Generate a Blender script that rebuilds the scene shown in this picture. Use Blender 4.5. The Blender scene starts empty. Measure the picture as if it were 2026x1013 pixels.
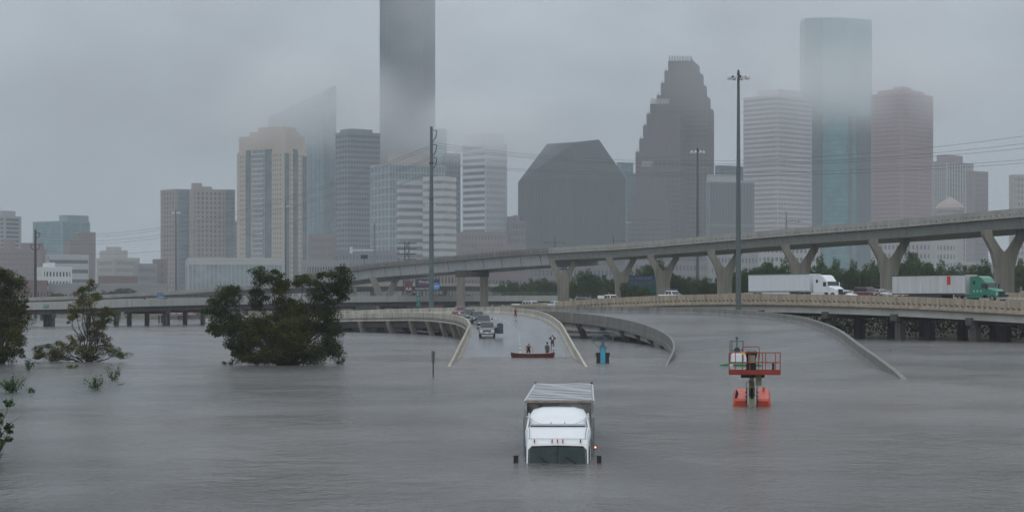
import bpy, math, random
import numpy as np
from mathutils import Vector, Matrix
random.seed(7)
rng = np.random.default_rng(7)
SC = bpy.context.scene
COL = SC.collection
R = math.radians
EYE = 5.7
# ---------------------------------------------------------------- camera
cam_d = bpy.data.cameras.new('camera'); cam = bpy.data.objects.new('camera', cam_d); COL.objects.link(cam)
cam.location = (0, 0, EYE); cam.rotation_euler = (R(90), 0, 0)
cam_d.sensor_width = 36.0; cam_d.lens = 4000.0 / 2026.0 * 36.0
cam_d.shift_y = (598.0 - 506.5) / 2026.0
cam_d.clip_start = 0.5; cam_d.clip_end = 20000
SC.camera = cam
# ---------------------------------------------------------------- world: overcast sky
SUN_EL, SUN_AZ = R(55), R(200)
world = bpy.data.worlds.new('World'); SC.world = world; world.use_nodes = True
nt = world.node_tree; nt.nodes.clear()
def wn(t, **k):
    n = nt.nodes.new(t)
    for a, v in k.items(): setattr(n, a, v)
    return n
sky = wn('ShaderNodeTexSky', sky_type='NISHITA', sun_disc=False)
sky.sun_elevation = SUN_EL; sky.sun_rotation = SUN_AZ; sky.dust_density = 4; sky.air_density = 1.2
hs = wn('ShaderNodeHueSaturation'); hs.inputs['Saturation'].default_value = 0.12
nt.links.new(sky.outputs[0], hs.inputs['Color'])
tc = wn('ShaderNodeTexCoord')
sep = wn('ShaderNodeSeparateXYZ'); nt.links.new(tc.outputs['Generated'], sep.inputs[0])
ramp = wn('ShaderNodeValToRGB')          # overcast deck: brighter towards the zenith
e = ramp.color_ramp.elements
e[0].position = 0.0; e[0].color = (0.25, 0.285, 0.325, 1)
m2_ = e.new(0.10); m2_.color = (0.335, 0.372, 0.415, 1)
e[1].position = 1.0; e[1].color = (0.80, 0.87, 0.95, 1)
m_ = e.new(0.40); m_.color = (0.48, 0.53, 0.58, 1)
nt.links.new(sep.outputs[2], ramp.inputs[0])
mp = wn('ShaderNodeMapping'); mp.inputs['Scale'].default_value = (3.2, 3.2, 7.0); mp.inputs['Location'].default_value = (7.45, 4.35, 0.35)
nz = wn('ShaderNodeTexNoise'); nz.inputs['Scale'].default_value = 1.5; nz.inputs['Detail'].default_value = 8; nz.inputs['Roughness'].default_value = 0.58
nt.links.new(tc.outputs['Generated'], mp.inputs[0]); nt.links.new(mp.outputs[0], nz.inputs['Vector'])
mr = wn('ShaderNodeMapRange'); mr.inputs['From Min'].default_value = 0.3; mr.inputs['From Max'].default_value = 0.7
mr.inputs['To Min'].default_value = 9.8; mr.inputs['To Max'].default_value = 19.0
nt.links.new(nz.outputs['Fac'], mr.inputs['Value'])
vm = wn('ShaderNodeVectorMath', operation='SCALE'); nt.links.new(ramp.outputs[0], vm.inputs[0]); nt.links.new(mr.outputs[0], vm.inputs['Scale'])
mx = wn('ShaderNodeMix', data_type='RGBA'); mx.inputs[0].default_value = 0.9
nt.links.new(hs.outputs[0], mx.inputs[6]); nt.links.new(vm.outputs[0], mx.inputs[7])
bg = wn('ShaderNodeBackground'); bg.inputs['Strength'].default_value = 0.1
nt.links.new(mx.outputs[2], bg.inputs['Color'])
wo = wn('ShaderNodeOutputWorld'); nt.links.new(bg.outputs[0], wo.inputs[0])
# ---------------------------------------------------------------- sun behind the cloud deck
sd = bpy.data.lights.new('sun', 'SUN'); sd.energy = 0.5; sd.angle = R(40); sd.color = (1.0, 0.97, 0.93)
so = bpy.data.objects.new('sun', sd); COL.objects.link(so)
so.rotation_euler = (R(35), 0, R(-20))
# ---------------------------------------------------------------- picture settings
SC.view_settings.view_transform = 'Standard'; SC.view_settings.look = 'None'
SC.view_settings.gamma = 1.0; SC.view_settings.exposure = 0.0; SC.view_settings.use_curve_mapping = False
SC.cycles.volume_bounces = 6; SC.cycles.max_bounces = 9; SC.cycles.diffuse_bounces = 3; SC.cycles.glossy_bounces = 3
SC.cycles.volume_max_steps = 256; SC.cycles.use_denoising = True; SC.cycles.transparent_max_bounces = 12
# ================================================================ helpers
def W(px, py, D):
    """a point of the place, measured in the photograph and at its distance"""
    return Vector(((px - 1013) * D / 4000.0, D, EYE + (598 - py) * D / 4000.0))
def WX(px, D): return (px - 1013) * D / 4000.0
def ZAT(py, D): return EYE + (598 - py) * D / 4000.0

MATS = {}
def mat(name, col, rough=0.6, metal=0.0, var=0.0, vscale=1.0, col2=None, bump=0.0, bscale=8.0, streak=False, spec=0.5, coat=0.0, stretch=(1, 1, 1), objspace=False, alpha=None):
    if name in MATS: return MATS[name]
    m = bpy.data.materials.new(name); m.use_nodes = True; n = m.node_tree; b = n.nodes['Principled BSDF']
    b.inputs['Roughness'].default_value = rough; b.inputs['Metallic'].default_value = metal
    b.inputs['Specular IOR Level'].default_value = spec; b.inputs['Coat Weight'].default_value = coat
    b.inputs['Base Color'].default_value = (*col, 1)
    if var > 0 or col2 is not None or bump > 0:
        t = n.nodes.new('ShaderNodeTexCoord') if objspace else n.nodes.new('ShaderNodeNewGeometry')
        src = t.outputs['Object'] if objspace else t.outputs['Position']
        mpp = n.nodes.new('ShaderNodeMapping'); mpp.inputs['Scale'].default_value = stretch if not streak else (3, 3, 0.25)
        n.links.new(src, mpp.inputs[0])
    if var > 0 or col2 is not None:
        z = n.nodes.new('ShaderNodeTexNoise'); z.inputs['Scale'].default_value = vscale; z.inputs['Detail'].default_value = 6; z.inputs['Roughness'].default_value = 0.62
        n.links.new(mpp.outputs[0], z.inputs['Vector'])
        r = n.nodes.new('ShaderNodeValToRGB'); ee = r.color_ramp.elements
        ee[0].position = 0.32; ee[1].position = 0.68
        c2 = col2 if col2 is not None else tuple(c * (1 - var) for c in col)
        ee[0].color = (*c2, 1); ee[1].color = (*(tuple(min(1, c * (1 + var * 0.35)) for c in col)), 1)
        n.links.new(z.outputs['Fac'], r.inputs[0]); n.links.new(r.outputs[0], b.inputs['Base Color'])
    if bump > 0:
        z2 = n.nodes.new('ShaderNodeTexNoise'); z2.inputs['Scale'].default_value = bscale; z2.inputs['Detail'].default_value = 4
        n.links.new(mpp.outputs[0], z2.inputs['Vector'])
        bb = n.nodes.new('ShaderNodeBump'); bb.inputs['Strength'].default_value = bump; bb.inputs['Distance'].default_value = 0.05
        n.links.new(z2.outputs['Fac'], bb.inputs['Height']); n.links.new(bb.outputs[0], b.inputs['Normal'])
    if alpha is not None: b.inputs['Alpha'].default_value = alpha
    MATS[name] = m; return m
def glass_mat(name, col, rough=0.08):
    return mat(name, col, rough=rough, spec=0.6)
def emit_mat(name, col, s):
    if name in MATS: return MATS[name]
    m = mat(name, col, 0.4); b = m.node_tree.nodes['Principled BSDF']
    b.inputs['Emission Color'].default_value = (*col, 1); b.inputs['Emission Strength'].default_value = s
    return m

class MB:
    def __init__(s): s.v = []; s.f = []
    def poly(s, pts, faces):
        o = len(s.v); s.v += [tuple(p) for p in pts]; s.f += [tuple(i + o for i in f) for f in faces]; return s
    def box(s, c, size, rz=0.0, rx=0.0, ry=0.0, tx=1.0, ty=1.0):
        """box at centre c; tx, ty scale the top face"""
        x, y, z = size[0] / 2, size[1] / 2, size[2] / 2
        P = [(-x, -y, -z), (x, -y, -z), (x, y, -z), (-x, y, -z), (-x * tx, -y * ty, z), (x * tx, -y * ty, z), (x * tx, y * ty, z), (-x * tx, y * ty, z)]
        if rz or rx or ry:
            M = Matrix.Rotation(rz, 3, 'Z') @ Matrix.Rotation(ry, 3, 'Y') @ Matrix.Rotation(rx, 3, 'X')
            P = [M @ Vector(p) for p in P]
        return s.poly([(p[0] + c[0], p[1] + c[1], p[2] + c[2]) for p in P], [(0, 3, 2, 1), (4, 5, 6, 7), (0, 1, 5, 4), (1, 2, 6, 5), (2, 3, 7, 6), (3, 0, 4, 7)])
    def b2(s, x0, x1, y0, y1, z0, z1): return s.box(((x0 + x1) / 2, (y0 + y1) / 2, (z0 + z1) / 2), (x1 - x0, y1 - y0, z1 - z0))
    def prism(s, pts, z0, z1):
        n = len(pts)
        P = [(p[0], p[1], z0) for p in pts] + [(p[0], p[1], z1) for p in pts]
        return s.poly(P, [tuple(range(n))[::-1], tuple(range(n, 2 * n))] + [(i, (i + 1) % n, n + (i + 1) % n, n + i) for i in range(n)])
    def loft(s, rings, cap=True):
        n = len(rings[0]); P = [p for r in rings for p in r]; F = []
        for k in range(len(rings) - 1):
            for i in range(n):
                a, b = k * n + i, k * n + (i + 1) % n
                F.append((a, b, b + n, a + n))
        if cap: F.append(tuple(range(n))[::-1]); F.append(tuple(range((len(rings) - 1) * n, len(rings) * n)))
        return s.poly(P, F)
    def tube(s, pts, r, n=6, cap=True):
        pts = [Vector(p) for p in pts]; rr = r if isinstance(r, (list, tuple)) else [r] * len(pts); rings = []
        for i, p in enumerate(pts):
            d = (pts[min(i + 1, len(pts) - 1)] - pts[max(i - 1, 0)]).normalized()
            u = d.cross(Vector((0, 0, 1)))
            if u.length < 1e-3: u = Vector((1, 0, 0))
            u.normalize(); w = d.cross(u)
            rings.append([p + (u * math.cos(2 * math.pi * k / n) + w * math.sin(2 * math.pi * k / n)) * rr[i] for k in range(n)])
        return s.loft(rings, cap)
    def build(s, name, m, parent=None, smooth=False, data=False, **kw):
        me = bpy.data.meshes.new(name); me.from_pydata(s.v, [], s.f); me.materials.append(m)
        if smooth:
            me.polygons.foreach_set('use_smooth', [True] * len(me.polygons))
        me.update()
        if data: return me
        return link(name, me, parent, **kw)
def link(name, data, parent=None, label=None, cat=None, group=None, kind=None):
    o = bpy.data.objects.new(name, data); COL.objects.link(o)
    if parent is not None: o.parent = parent
    tag(o, label, cat, group, kind); return o
def tag(o, label=None, cat=None, group=None, kind=None):
    if label: o['label'] = label
    if cat: o['category'] = cat
    if group: o['group'] = group
    if kind: o['kind'] = kind
    return o
def thing(name, label, cat, loc=(0, 0, 0), rz=0.0, group=None):
    o = bpy.data.objects.new(name, None); COL.objects.link(o); o.location = loc; o.rotation_euler = (0, 0, rz)
    return tag(o, label, cat, group)
KIDS = {}
def dup(o, loc=None, rz=None, label=None, group=None, scale=None, parent=None):
    c = o.copy(); COL.objects.link(c)
    if parent is not None: c.parent = parent
    if loc is not None: c.location = loc
    if rz is not None: c.rotation_euler = (0, 0, rz)
    if label: c['label'] = label
    if group: c['group'] = group
    if scale: c.scale = (scale,) * 3 if not isinstance(scale, tuple) else scale
    if o.name not in KIDS: KIDS[o.name] = list(o.children)
    for k in KIDS[o.name]: dup(k, parent=c)
    return c
def text(name, s, size, loc, rx, rz, m, parent=None, ext=0.01, align='CENTER', sx=1.0):
    cu = bpy.data.curves.new(name, 'FONT'); cu.body = s; cu.size = size; cu.extrude = ext; cu.align_x = align; cu.align_y = 'CENTER'
    cu.materials.append(m); cu.resolution_u = 2
    tmp = bpy.data.objects.new('tmp', cu); COL.objects.link(tmp); bpy.context.view_layer.update(); me = bpy.data.meshes.new_from_object(tmp.evaluated_get(bpy.context.evaluated_depsgraph_get())); me.name = name; bpy.data.objects.remove(tmp)
    if not me.materials: me.materials.append(m)
    o = link(name, me, parent); o.location = loc; o.rotation_euler = (rx, 0, rz); o.scale = (sx, 1, 1); return o

# --- materials
CONC = mat('concrete', (0.36, 0.35, 0.32), 0.85, var=0.22, vscale=0.35, bump=0.25, bscale=5)
CONC_B = mat('concrete_buff', (0.46, 0.43, 0.36), 0.85, var=0.5, vscale=0.5, streak=True, bump=0.3, bscale=4)
CONC_C = mat('concrete_tan', (0.40, 0.335, 0.25), 0.9, var=0.4, vscale=0.6, streak=True, bump=0.3, bscale=4)
CONC_D = mat('concrete_dark', (0.085, 0.08, 0.072), 0.9, var=0.45, vscale=0.6, streak=True, bump=0.3, bscale=4)  # girders and caps mostly: under-deck shade put into the colour
CONC_W = mat('concrete_weathered', (0.215, 0.21, 0.195), 0.9, var=0.45, vscale=0.5, streak=True, bump=0.4, bscale=6)
CONC_Y = mat('concrete_pier', (0.26, 0.245, 0.205), 0.9, var=0.35, vscale=0.5, streak=True, bump=0.2, bscale=4)
STEELG = mat('painted_girder', (0.40, 0.42, 0.42), 0.6, var=0.15, vscale=0.3, streak=True)
MASTM = mat('mast_grey', (0.10, 0.125, 0.13), 0.6, var=0.15, vscale=1.5)
GALV = mat('galvanised', (0.22, 0.26, 0.27), 0.5, metal=0.3, var=0.15, vscale=1.5)
DARKM = mat('dark_metal', (0.03, 0.03, 0.032), 0.5)
BLACK = mat('black_rubber', (0.015, 0.015, 0.016), 0.6)
CHROME = mat('chrome', (0.6, 0.6, 0.62), 0.2, metal=1.0)
PAINTW = mat('white_marking', (0.7, 0.7, 0.68), 0.6)
CGLASS = glass_mat('car_glass', (0.02, 0.03, 0.035), 0.06)
WHITE = mat('white_paint', (0.74, 0.76, 0.78), 0.3, coat=0.3)

# ================================================================ paths and road sweeps
def catmull(P, n=12):
    out = []; P = [Vector(p) for p in P]
    for i in range(len(P) - 1):
        a = P[max(i - 1, 0)]; b = P[i]; c = P[i + 1]; d = P[min(i + 2, len(P) - 1)]
        for k in range(n):
            t = k / n
            out.append(0.5 * ((2 * b) + (c - a) * t + (2 * a - 5 * b + 4 * c - d) * t * t + (3 * b - a - 3 * c + d) * t ** 3))
    out.append(P[-1]); return out
class Path:
    def __init__(s, pts):
        q = [tuple(p) + ((0.0,) if len(p) == 3 else ()) for p in pts]
        s.p = catmull(q); s.c = [0.0]
        for a, b in zip(s.p, s.p[1:]): s.c.append(s.c[-1] + (b.xy - a.xy).length if hasattr(a, 'xy') else 0)
        s.L = s.c[-1]
    def at(s, d):
        import bisect
        d = max(0, min(s.L, d)); i = min(max(bisect.bisect_right(s.c, d) - 1, 0), len(s.p) - 2)
        t = (d - s.c[i]) / max(1e-9, s.c[i + 1] - s.c[i]); q = s.p[i].lerp(s.p[i + 1], t)
        j0, j1 = max(i - 1, 0), min(i + 2, len(s.p) - 1)
        T = (s.p[j1].xy - s.p[j0].xy).normalized()
        return q, T
    def pt(s, d, off=0.0, h=0.0):
        q, T = s.at(d)
        return Vector((q.x + T.y * off, q.y - T.x * off, q.z + h + q.w * off))
    def yaw(s, d):
        q, T = s.at(d); return math.atan2(T.y, T.x)
    def near(s, x, y, off=0.0):
        best = min(range(0, int(s.L)), key=lambda k: (s.pt(k, off).xy - Vector((x, y))).length); return best
def sweep(mb, path, s0, s1, step, sec):
    n = max(1, int(math.ceil((s1 - s0) / step)))
    mb.loft([[path.pt(s0 + (s1 - s0) * k / n, o, h) for o, h in sec] for k in range(n + 1)])
    return mb
def JERSEY(off, h=1.0, side=1):
    """barrier section; side = +1 when the road lies on the + side of the offset"""
    return [(off, -0.02), (off, h), (off + side * 0.22, h), (off + side * 0.24, 0.35), (off + side * 0.42, -0.02)]
def barrier_run(path, s0, s1, seg, sec, m, parent, gap=0.03, step=2.5, name='barrier_segment'):
    s = s0
    while s < s1 - 0.5:
        e_ = min(s + seg, s1)
        mb = MB(); sweep(mb, path, s, e_ - gap, step, sec); mb.build(name, m, parent); s = e_
# ================================================================ setting
def water_material():
    m = bpy.data.materials.new('flood_water'); m.use_nodes = True; n = m.node_tree; b = n.nodes['Principled BSDF']
    b.inputs['IOR'].default_value = 1.33
    g = n.nodes.new('ShaderNodeNewGeometry')
    def noise(scale, st, det=4, rough=0.55, w=0.0):
        mp = n.nodes.new('ShaderNodeMapping'); mp.inputs['Scale'].default_value = st; mp.inputs['Location'].default_value = (w, w * 1.7, 0)
        n.links.new(g.outputs['Position'], mp.inputs[0])
        z = n.nodes.new('ShaderNodeTexNoise'); z.inputs['Scale'].default_value = scale; z.inputs['Detail'].default_value = det; z.inputs['Roughness'].default_value = rough
        n.links.new(mp.outputs[0], z.inputs['Vector']); return z.outputs['Fac']
    def rampn(src, p0, c0, p1, c1):
        r = n.nodes.new('ShaderNodeValToRGB'); r.color_ramp.elements[0].position = p0; r.color_ramp.elements[0].color = c0
        r.color_ramp.elements[1].position = p1; r.color_ramp.elements[1].color = c1
        n.links.new(src, r.inputs[0]); return r.outputs[0]
    def math_(op, a, b_):
        k = n.nodes.new('ShaderNodeMath'); k.operation = op
        for i, v in enumerate((a, b_)):
            if isinstance(v, (int, float)): k.inputs[i].default_value = v
            else: n.links.new(v, k.inputs[i])
        return k.outputs[0]
    # silt load: browner tongues of water drifting away from the ramps
    silt = noise(0.012, (1.0, 0.55, 1), 3, 0.5, 13.0)
    n.links.new(rampn(silt, 0.40, (0.090, 0.096, 0.100, 1), 0.64, (0.150, 0.130, 0.116, 1)), b.inputs['Base Color'])
    wind = noise(0.05, (0.7, 0.8, 1), 5, 0.6, 4.0)          # wind-roughened and slick patches
    n.links.new(rampn(wind, 0.35, (0.10,) * 3 + (1,), 0.7, (0.26,) * 3 + (1,)), b.inputs['Roughness'])
    streak = noise(0.35, (0.8, 0.7, 1), 5, 0.6, 9.0)
    rip = noise(1.3, (1.5, 0.62, 1), 5, 0.62)
    rain = noise(5.0, (1, .5, 1), 3, 0.6)
    amp = rampn(noise(0.16, (0.9, 0.5, 1), 6, 0.65, 31.0), 0.40, (0.45,) * 3 + (1,), 0.60, (1.0,) * 3 + (1,))
    h = math_('ADD', math_('MULTIPLY', math_('ADD', math_('MULTIPLY', rip, 1.2), math_('MULTIPLY', rain, .35)), amp), math_('MULTIPLY', streak, 1.3))
    bu = n.nodes.new('ShaderNodeBump'); bu.inputs['Strength'].default_value = 0.85; bu.inputs['Distance'].default_value = 0.5
    n.links.new(h, bu.inputs['Height']); n.links.new(bu.outputs[0], b.inputs['Normal'])
    return m
WATER = water_material()
MB().poly([(-4200, -80, 0), (4200, -80, 0), (4200, 6500, 0), (-4200, 6500, 0)], [(0, 1, 2, 3)]).build('water', WATER, kind='structure')

def land_z(x, y):
    def ss(a, b, t):
        t = max(0, min(1, (t - a) / (b - a))); return t * t * (3 - 2 * t)
    edge = 690 - 300 * ss(-10, 26, x) + (18 * math.sin(x * 0.021) + 9 * math.sin(x * 0.07 + 1)) * (1 - ss(-10, 20, x))
    if x > 20: edge = min(edge, max(300, 432 - 1.54 * x))
    return -2.5 + 6.2 * ss(edge - 12, edge + 40, y) + 2.0 * ss(edge + 200, edge + 900, y) + 0.35 * math.sin(x * 0.11 + y * 0.05) + 0.2 * math.sin(x * 0.33 - y * 0.21)
GROUND = mat('wet_ground', (0.075, 0.085, 0.045), 0.95, var=0.5, vscale=0.06, col2=(0.10, 0.09, 0.07), bump=0.6, bscale=1.0)
xs = [-4200, -2500, -1500, -1000] + list(range(-700, 701, 20)) + [1000, 1500, 2500, 4200]
ys = [270] + list(range(290, 820, 10)) + [860, 920, 1000, 1200, 1600, 2200, 3500, 6500]
mb = MB(); mb.v = [(x, y, land_z(x, y)) for y in ys for x in xs]; nx = len(xs)
mb.f = [(j * nx + i, j * nx + i + 1, (j + 1) * nx + i + 1, (j + 1) * nx + i) for j in range(len(ys) - 1) for i in range(nx - 1)]
mb.build('terrain', GROUND, smooth=True, kind='structure')
# lake bed so that the flood has a floor
MB().poly([(-4200, -80, -3.2), (4200, -80, -3.2), (4200, 6500, -3.2), (-4200, 6500, -3.2)], [(0, 1, 2, 3)]).build('river_bed', GROUND, kind='structure')

HZ = bpy.data.materials.new('haze_air'); HZ.use_nodes = True; n = HZ.node_tree; n.nodes.remove(n.nodes['Principled BSDF'])
pv = n.nodes.new('ShaderNodeVolumePrincipled'); pv.inputs['Color'].default_value = (0.76, 0.80, 0.84, 1); pv.inputs['Density'].default_value = HAZE_DENSITY = 0.00017
n.links.new(pv.outputs[0], n.nodes['Material Output'].inputs['Volume'])
MB().b2(-4500, 4500, -120, 6800, -4.4, 460).build('haze', HZ, kind='stuff')

def cloud(px, py, D, rx, ry, rz, dens, thr=0.42, seed=0.0, scale=0.011, tilt=0.0):
    """a torn piece of low cloud: an ellipsoid of vapour thinning out to its edge"""
    m = bpy.data.materials.new('cloud_vapour'); m.use_nodes = True; n = m.node_tree; n.nodes.remove(n.nodes['Principled BSDF'])
    pv = n.nodes.new('ShaderNodeVolumePrincipled'); pv.inputs['Color'].default_value = (0.995, 0.997, 1.0, 1)
    tc = n.nodes.new('ShaderNodeTexCoord')
    ln = n.nodes.new('ShaderNodeVectorMath'); ln.operation = 'LENGTH'; n.links.new(tc.outputs['Object'], ln.inputs[0])
    fall = n.nodes.new('ShaderNodeMapRange'); fall.inputs['From Min'].default_value = 0.25; fall.inputs['From Max'].default_value = 1.0
    fall.inputs['To Min'].default_value = 1.0; fall.inputs['To Max'].default_value = 0.0; fall.interpolation_type = 'SMOOTHSTEP'
    n.links.new(ln.outputs['Value'], fall.inputs['Value'])
    g = n.nodes.new('ShaderNodeMapping'); g.inputs['Scale'].default_value = (rx * scale, ry * scale, rz * scale); g.inputs['Location'].default_value = (seed, seed, seed)
    n.links.new(tc.outputs['Object'], g.inputs[0])
    z = n.nodes.new('ShaderNodeTexNoise'); z.inputs['Scale'].default_value = 1.0; z.inputs['Detail'].default_value = 4; n.links.new(g.outputs[0], z.inputs['Vector'])
    r = n.nodes.new('ShaderNodeMapRange'); r.inputs['From Min'].default_value = thr; r.inputs['From Max'].default_value = thr + 0.22; n.links.new(z.outputs['Fac'], r.inputs['Value'])
    k = n.nodes.new('ShaderNodeMath'); k.operation = 'MULTIPLY'; n.links.new(fall.outputs[0], k.inputs[0]); n.links.new(r.outputs[0], k.inputs[1])
    k2 = n.nodes.new('ShaderNodeMath'); k2.operation = 'MULTIPLY'; n.links.new(k.outputs[0], k2.inputs[0]); k2.inputs[1].default_value = dens
    n.links.new(k2.outputs[0], pv.inputs['Density']); n.links.new(pv.outputs[0], n.nodes['Material Output'].inputs['Volume'])
    mb = MB(); N, M_ = 12, 8
    rings = [[(math.sin(a) * math.cos(2 * math.pi * i / N), math.sin(a) * math.sin(2 * math.pi * i / N), -math.cos(a)) for i in range(N)] for a in [math.pi * (j + 0.5) / M_ for j in range(M_)]]
    mb.loft(rings); me = mb.build('cloud', m, data=True)
    o = link('cloud', me, kind='stuff'); o.location = W(px, py, D); o.scale = (rx, ry, rz); o.rotation_euler = (0, tilt, 0); return o
# vapour round the tower tops (kept below the top of the haze)
cloud(815, 215, 1570, 80, 60, 62, 0.011, 0.30, 1.3, tilt=R(-28))
cloud(600, 200, 1640, 95, 70, 62, 0.021, 0.28, 5.1)
cloud(1665, 45, 1700, 125, 80, 115, 0.0095, 0.32, 8.4)
cloud(860, 30, 1590, 60, 60, 45, 0.010, 0.34, 27.0)
# second haze volume added to fade downtown more, thinning out to both sides
MI = bpy.data.materials.new('far_haze'); MI.use_nodes = True; n = MI.node_tree; n.nodes.remove(n.nodes['Principled BSDF'])
pv = n.nodes.new('ShaderNodeVolumePrincipled'); pv.inputs['Color'].default_value = (0.82, 0.87, 0.92, 1)
g_ = n.nodes.new('ShaderNodeTexCoord'); sp = n.nodes.new('ShaderNodeSeparateXYZ'); n.links.new(g_.outputs['Generated'], sp.inputs[0])
fr_ = n.nodes.new('ShaderNodeValToRGB'); el = fr_.color_ramp.elements; fr_.color_ramp.interpolation = 'EASE'
el[0].position = 0.0; el[0].color = (0, 0, 0, 1); el[1].position = 1.0; el[1].color = (0, 0, 0, 1); q_ = el.new(0.45); q_.color = (1, 1, 1, 1); q_ = el.new(0.6); q_.color = (1, 1, 1, 1)
n.links.new(sp.outputs[1], fr_.inputs[0])
mpg = n.nodes.new('ShaderNodeMapping'); mpg.inputs['Scale'].default_value = (9, 2, 2.2); n.links.new(g_.outputs['Generated'], mpg.inputs[0])
z_ = n.nodes.new('ShaderNodeTexNoise'); z_.inputs['Scale'].default_value = 1.0; z_.inputs['Detail'].default_value = 2; n.links.new(mpg.outputs[0], z_.inputs['Vector'])
mm = n.nodes.new('ShaderNodeMapRange'); mm.inputs['From Min'].default_value = 0.3; mm.inputs['From Max'].default_value = 0.7; mm.inputs['To Min'].default_value = 0.00050; mm.inputs['To Max'].default_value = 0.00140; n.links.new(z_.outputs['Fac'], mm.inputs['Value'])
k_ = n.nodes.new('ShaderNodeMath'); k_.operation = 'MULTIPLY'; n.links.new(fr_.outputs[0], k_.inputs[0]); n.links.new(mm.outputs[0], k_.inputs[1])
n.links.new(k_.outputs[0], pv.inputs['Density']); n.links.new(pv.outputs[0], n.nodes['Material Output'].inputs['Volume'])
MB().b2(-1500, 1500, 760, 1240, -3.0, 440).build('mist', MI, kind='stuff')
cloud(1545, 165, 1500, 110, 80, 48, 0.012, 0.34, 3.2)
cloud(1790, 165, 1560, 120, 80, 48, 0.016, 0.34, 2.1)
cloud(960, 250, 1450, 75, 80, 36, 0.018, 0.32, 4.5)
cloud(545, 235, 1130, 60, 50, 22, 0.008, 0.36, 7.7)

# ================================================================ centre ramp (A)
ROADA = mat('wet_concrete_road', (0.125, 0.128, 0.133), 0.24, var=0.5, vscale=0.4, stretch=(1.4, 0.16, 1), bump=0.12, bscale=1.2)
A = Path([(0.5, 150, -1.80, 0), (0.5, 177, -1.05, 0), (0.5, 213, 0.03, 0), (0.5, 255, 1.35, 0), (0.3, 275, 1.95, .02), (-1.2, 305, 2.75, .055), (-4.5, 335, 3.2, .075),
          (-11, 364, 3.35, .08), (-21, 388, 3.1, .08), (-34, 404, 2.7, .07), (-50, 414, 2.1, .05), (-60, 419, 1.6, .03)])
ra = thing('highway_ramp', 'buff concrete highway ramp curving down into the flood under the stopped cars', 'highway ramp', (0, 0, 0))
mb = MB(); sweep(mb, A, 0, A.L, 3, [(-6.3, -0.3), (-6.3, 0), (6.3, 0), (6.3, -0.3)]); mb.build('road_surface', ROADA, ra)
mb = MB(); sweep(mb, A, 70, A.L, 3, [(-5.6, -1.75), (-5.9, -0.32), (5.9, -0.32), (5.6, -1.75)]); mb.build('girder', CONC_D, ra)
def slot_barrier(path, s0, s1, off, side, h, m, parent, pitch, dark=True, seg=6.0, postw=0.3, low=0.30):
    """parapet: a solid upper panel on short feet with drain slots between them"""
    barrier_run(path, s0, s1, seg, [(off, low), (off, h), (off + side * 0.24, h), (off + side * 0.26, low)], m, parent)
    mb = MB(); s = s0
    while s < s1 - postw:
        sweep(mb, path, s, s + postw, 1, [(off + side * 0.03, -0.25), (off + side * 0.03, low), (off + side * 0.23, low), (off + side * 0.35, -0.25)]); s += pitch
    mb.build('barrier_foot', m, parent, kind='stuff')
    mb = MB(); sweep(mb, path, s0, s1, 3, [(off - side * 0.12, -0.5), (off - side * 0.12, -0.2), (off + side * 0.4, -0.2), (off + side * 0.4, -0.5)]); mb.build('deck_edge', m, parent)
barrier_run(A, 0, 128, 4.0, JERSEY(-6.2, 1.0, 1), CONC_B, ra)
slot_barrier(A, 128.05, A.L, -6.2, 1, 1.0, CONC_B, ra, 0.62, low=0.18)
barrier_run(A, 0, A.L, 5.0, JERSEY(6.2, 1.0, -1), CONC_B, ra)
# scupper recess marks on top of the near barrier
mb = MB(); s = 26
while s < 125:
    p = A.pt(s, -6.09, 1.012); mb.box(p, (0.13, 0.3, 0.03), rz=A.yaw(s) - math.pi / 2); s += 3.1
mb.build('scupper', DARKM, ra)
s = 112
while s < A.L:
    p = A.pt(s, 0, 0); yw = A.yaw(s)
    mb = MB(); q0 = A.pt(s, -6.1, -0.55); q1 = A.pt(s, -5.2, 0); q1.z = -0.6
    mb.loft([[Vector((q.x + dx * math.cos(yw) - dy * math.sin(yw), q.y + dx * math.sin(yw) + dy * math.cos(yw), q.z)) for dx, dy in ((-.45, -.35), (.45, -.35), (.45, .5), (-.45, .5))] for q in (q1, q0)])
    mb.build('pier_leg', CONC_Y, ra)
    mb = MB(); q0 = A.pt(s, 5.9, -0.55); q1 = A.pt(s, 4.4, 0); q1.z = -0.6
    mb.loft([[Vector((q.x + dx * math.cos(yw) - dy * math.sin(yw), q.y + dx * math.sin(yw) + dy * math.cos(yw), q.z)) for dx, dy in ((-.45, -.35), (.45, -.35), (.45, .5), (-.45, .5))] for q in (q1, q0)])
    mb.build('pier_leg', CONC_Y, ra)
    mb = MB(); a = A.pt(s, 0, -2.3); mb.box(a, (9.0, 10.4, 1.08), rz=yw); mb.build('pier_cap', CONC_D, ra)
    s += 13.5
for s in range(66, 250, 9):   # transverse joints
    mb = MB(); mb.loft([[A.pt(s, o, h) + Vector((0, d, 0)) for d, h in ((-.05, 0), (-.05, .006), (.05, .006), (.05, 0))] for o in (-5.7, 5.7)]); mb.build('expansion_joint', mat('joint_seal', (.05, .05, .05), .5), ra)
s = 62
while s < 200:     # lane dashes
    mb = MB(); sweep(mb, A, s, s + 1.8, .9, [(0.33, 0.0), (0.33, 0.012), (0.45, 0.012), (0.45, 0.0)]); mb.build('lane_marking', mat('dash_white', (.42, .42, .41), .5), ra); s += 8
for o_ in (5.0,):
    mb = MB(); sweep(mb, A, 20, 240, 3, [(o_ - .07, 0.0), (o_ - .07, 0.01), (o_ + .07, 0.01), (o_ + .07, 0.0)]); mb.build('edge_line', mat('worn_marking', (0.27, 0.27, 0.265), 0.6, var=0.5, vscale=0.8), ra)
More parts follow.
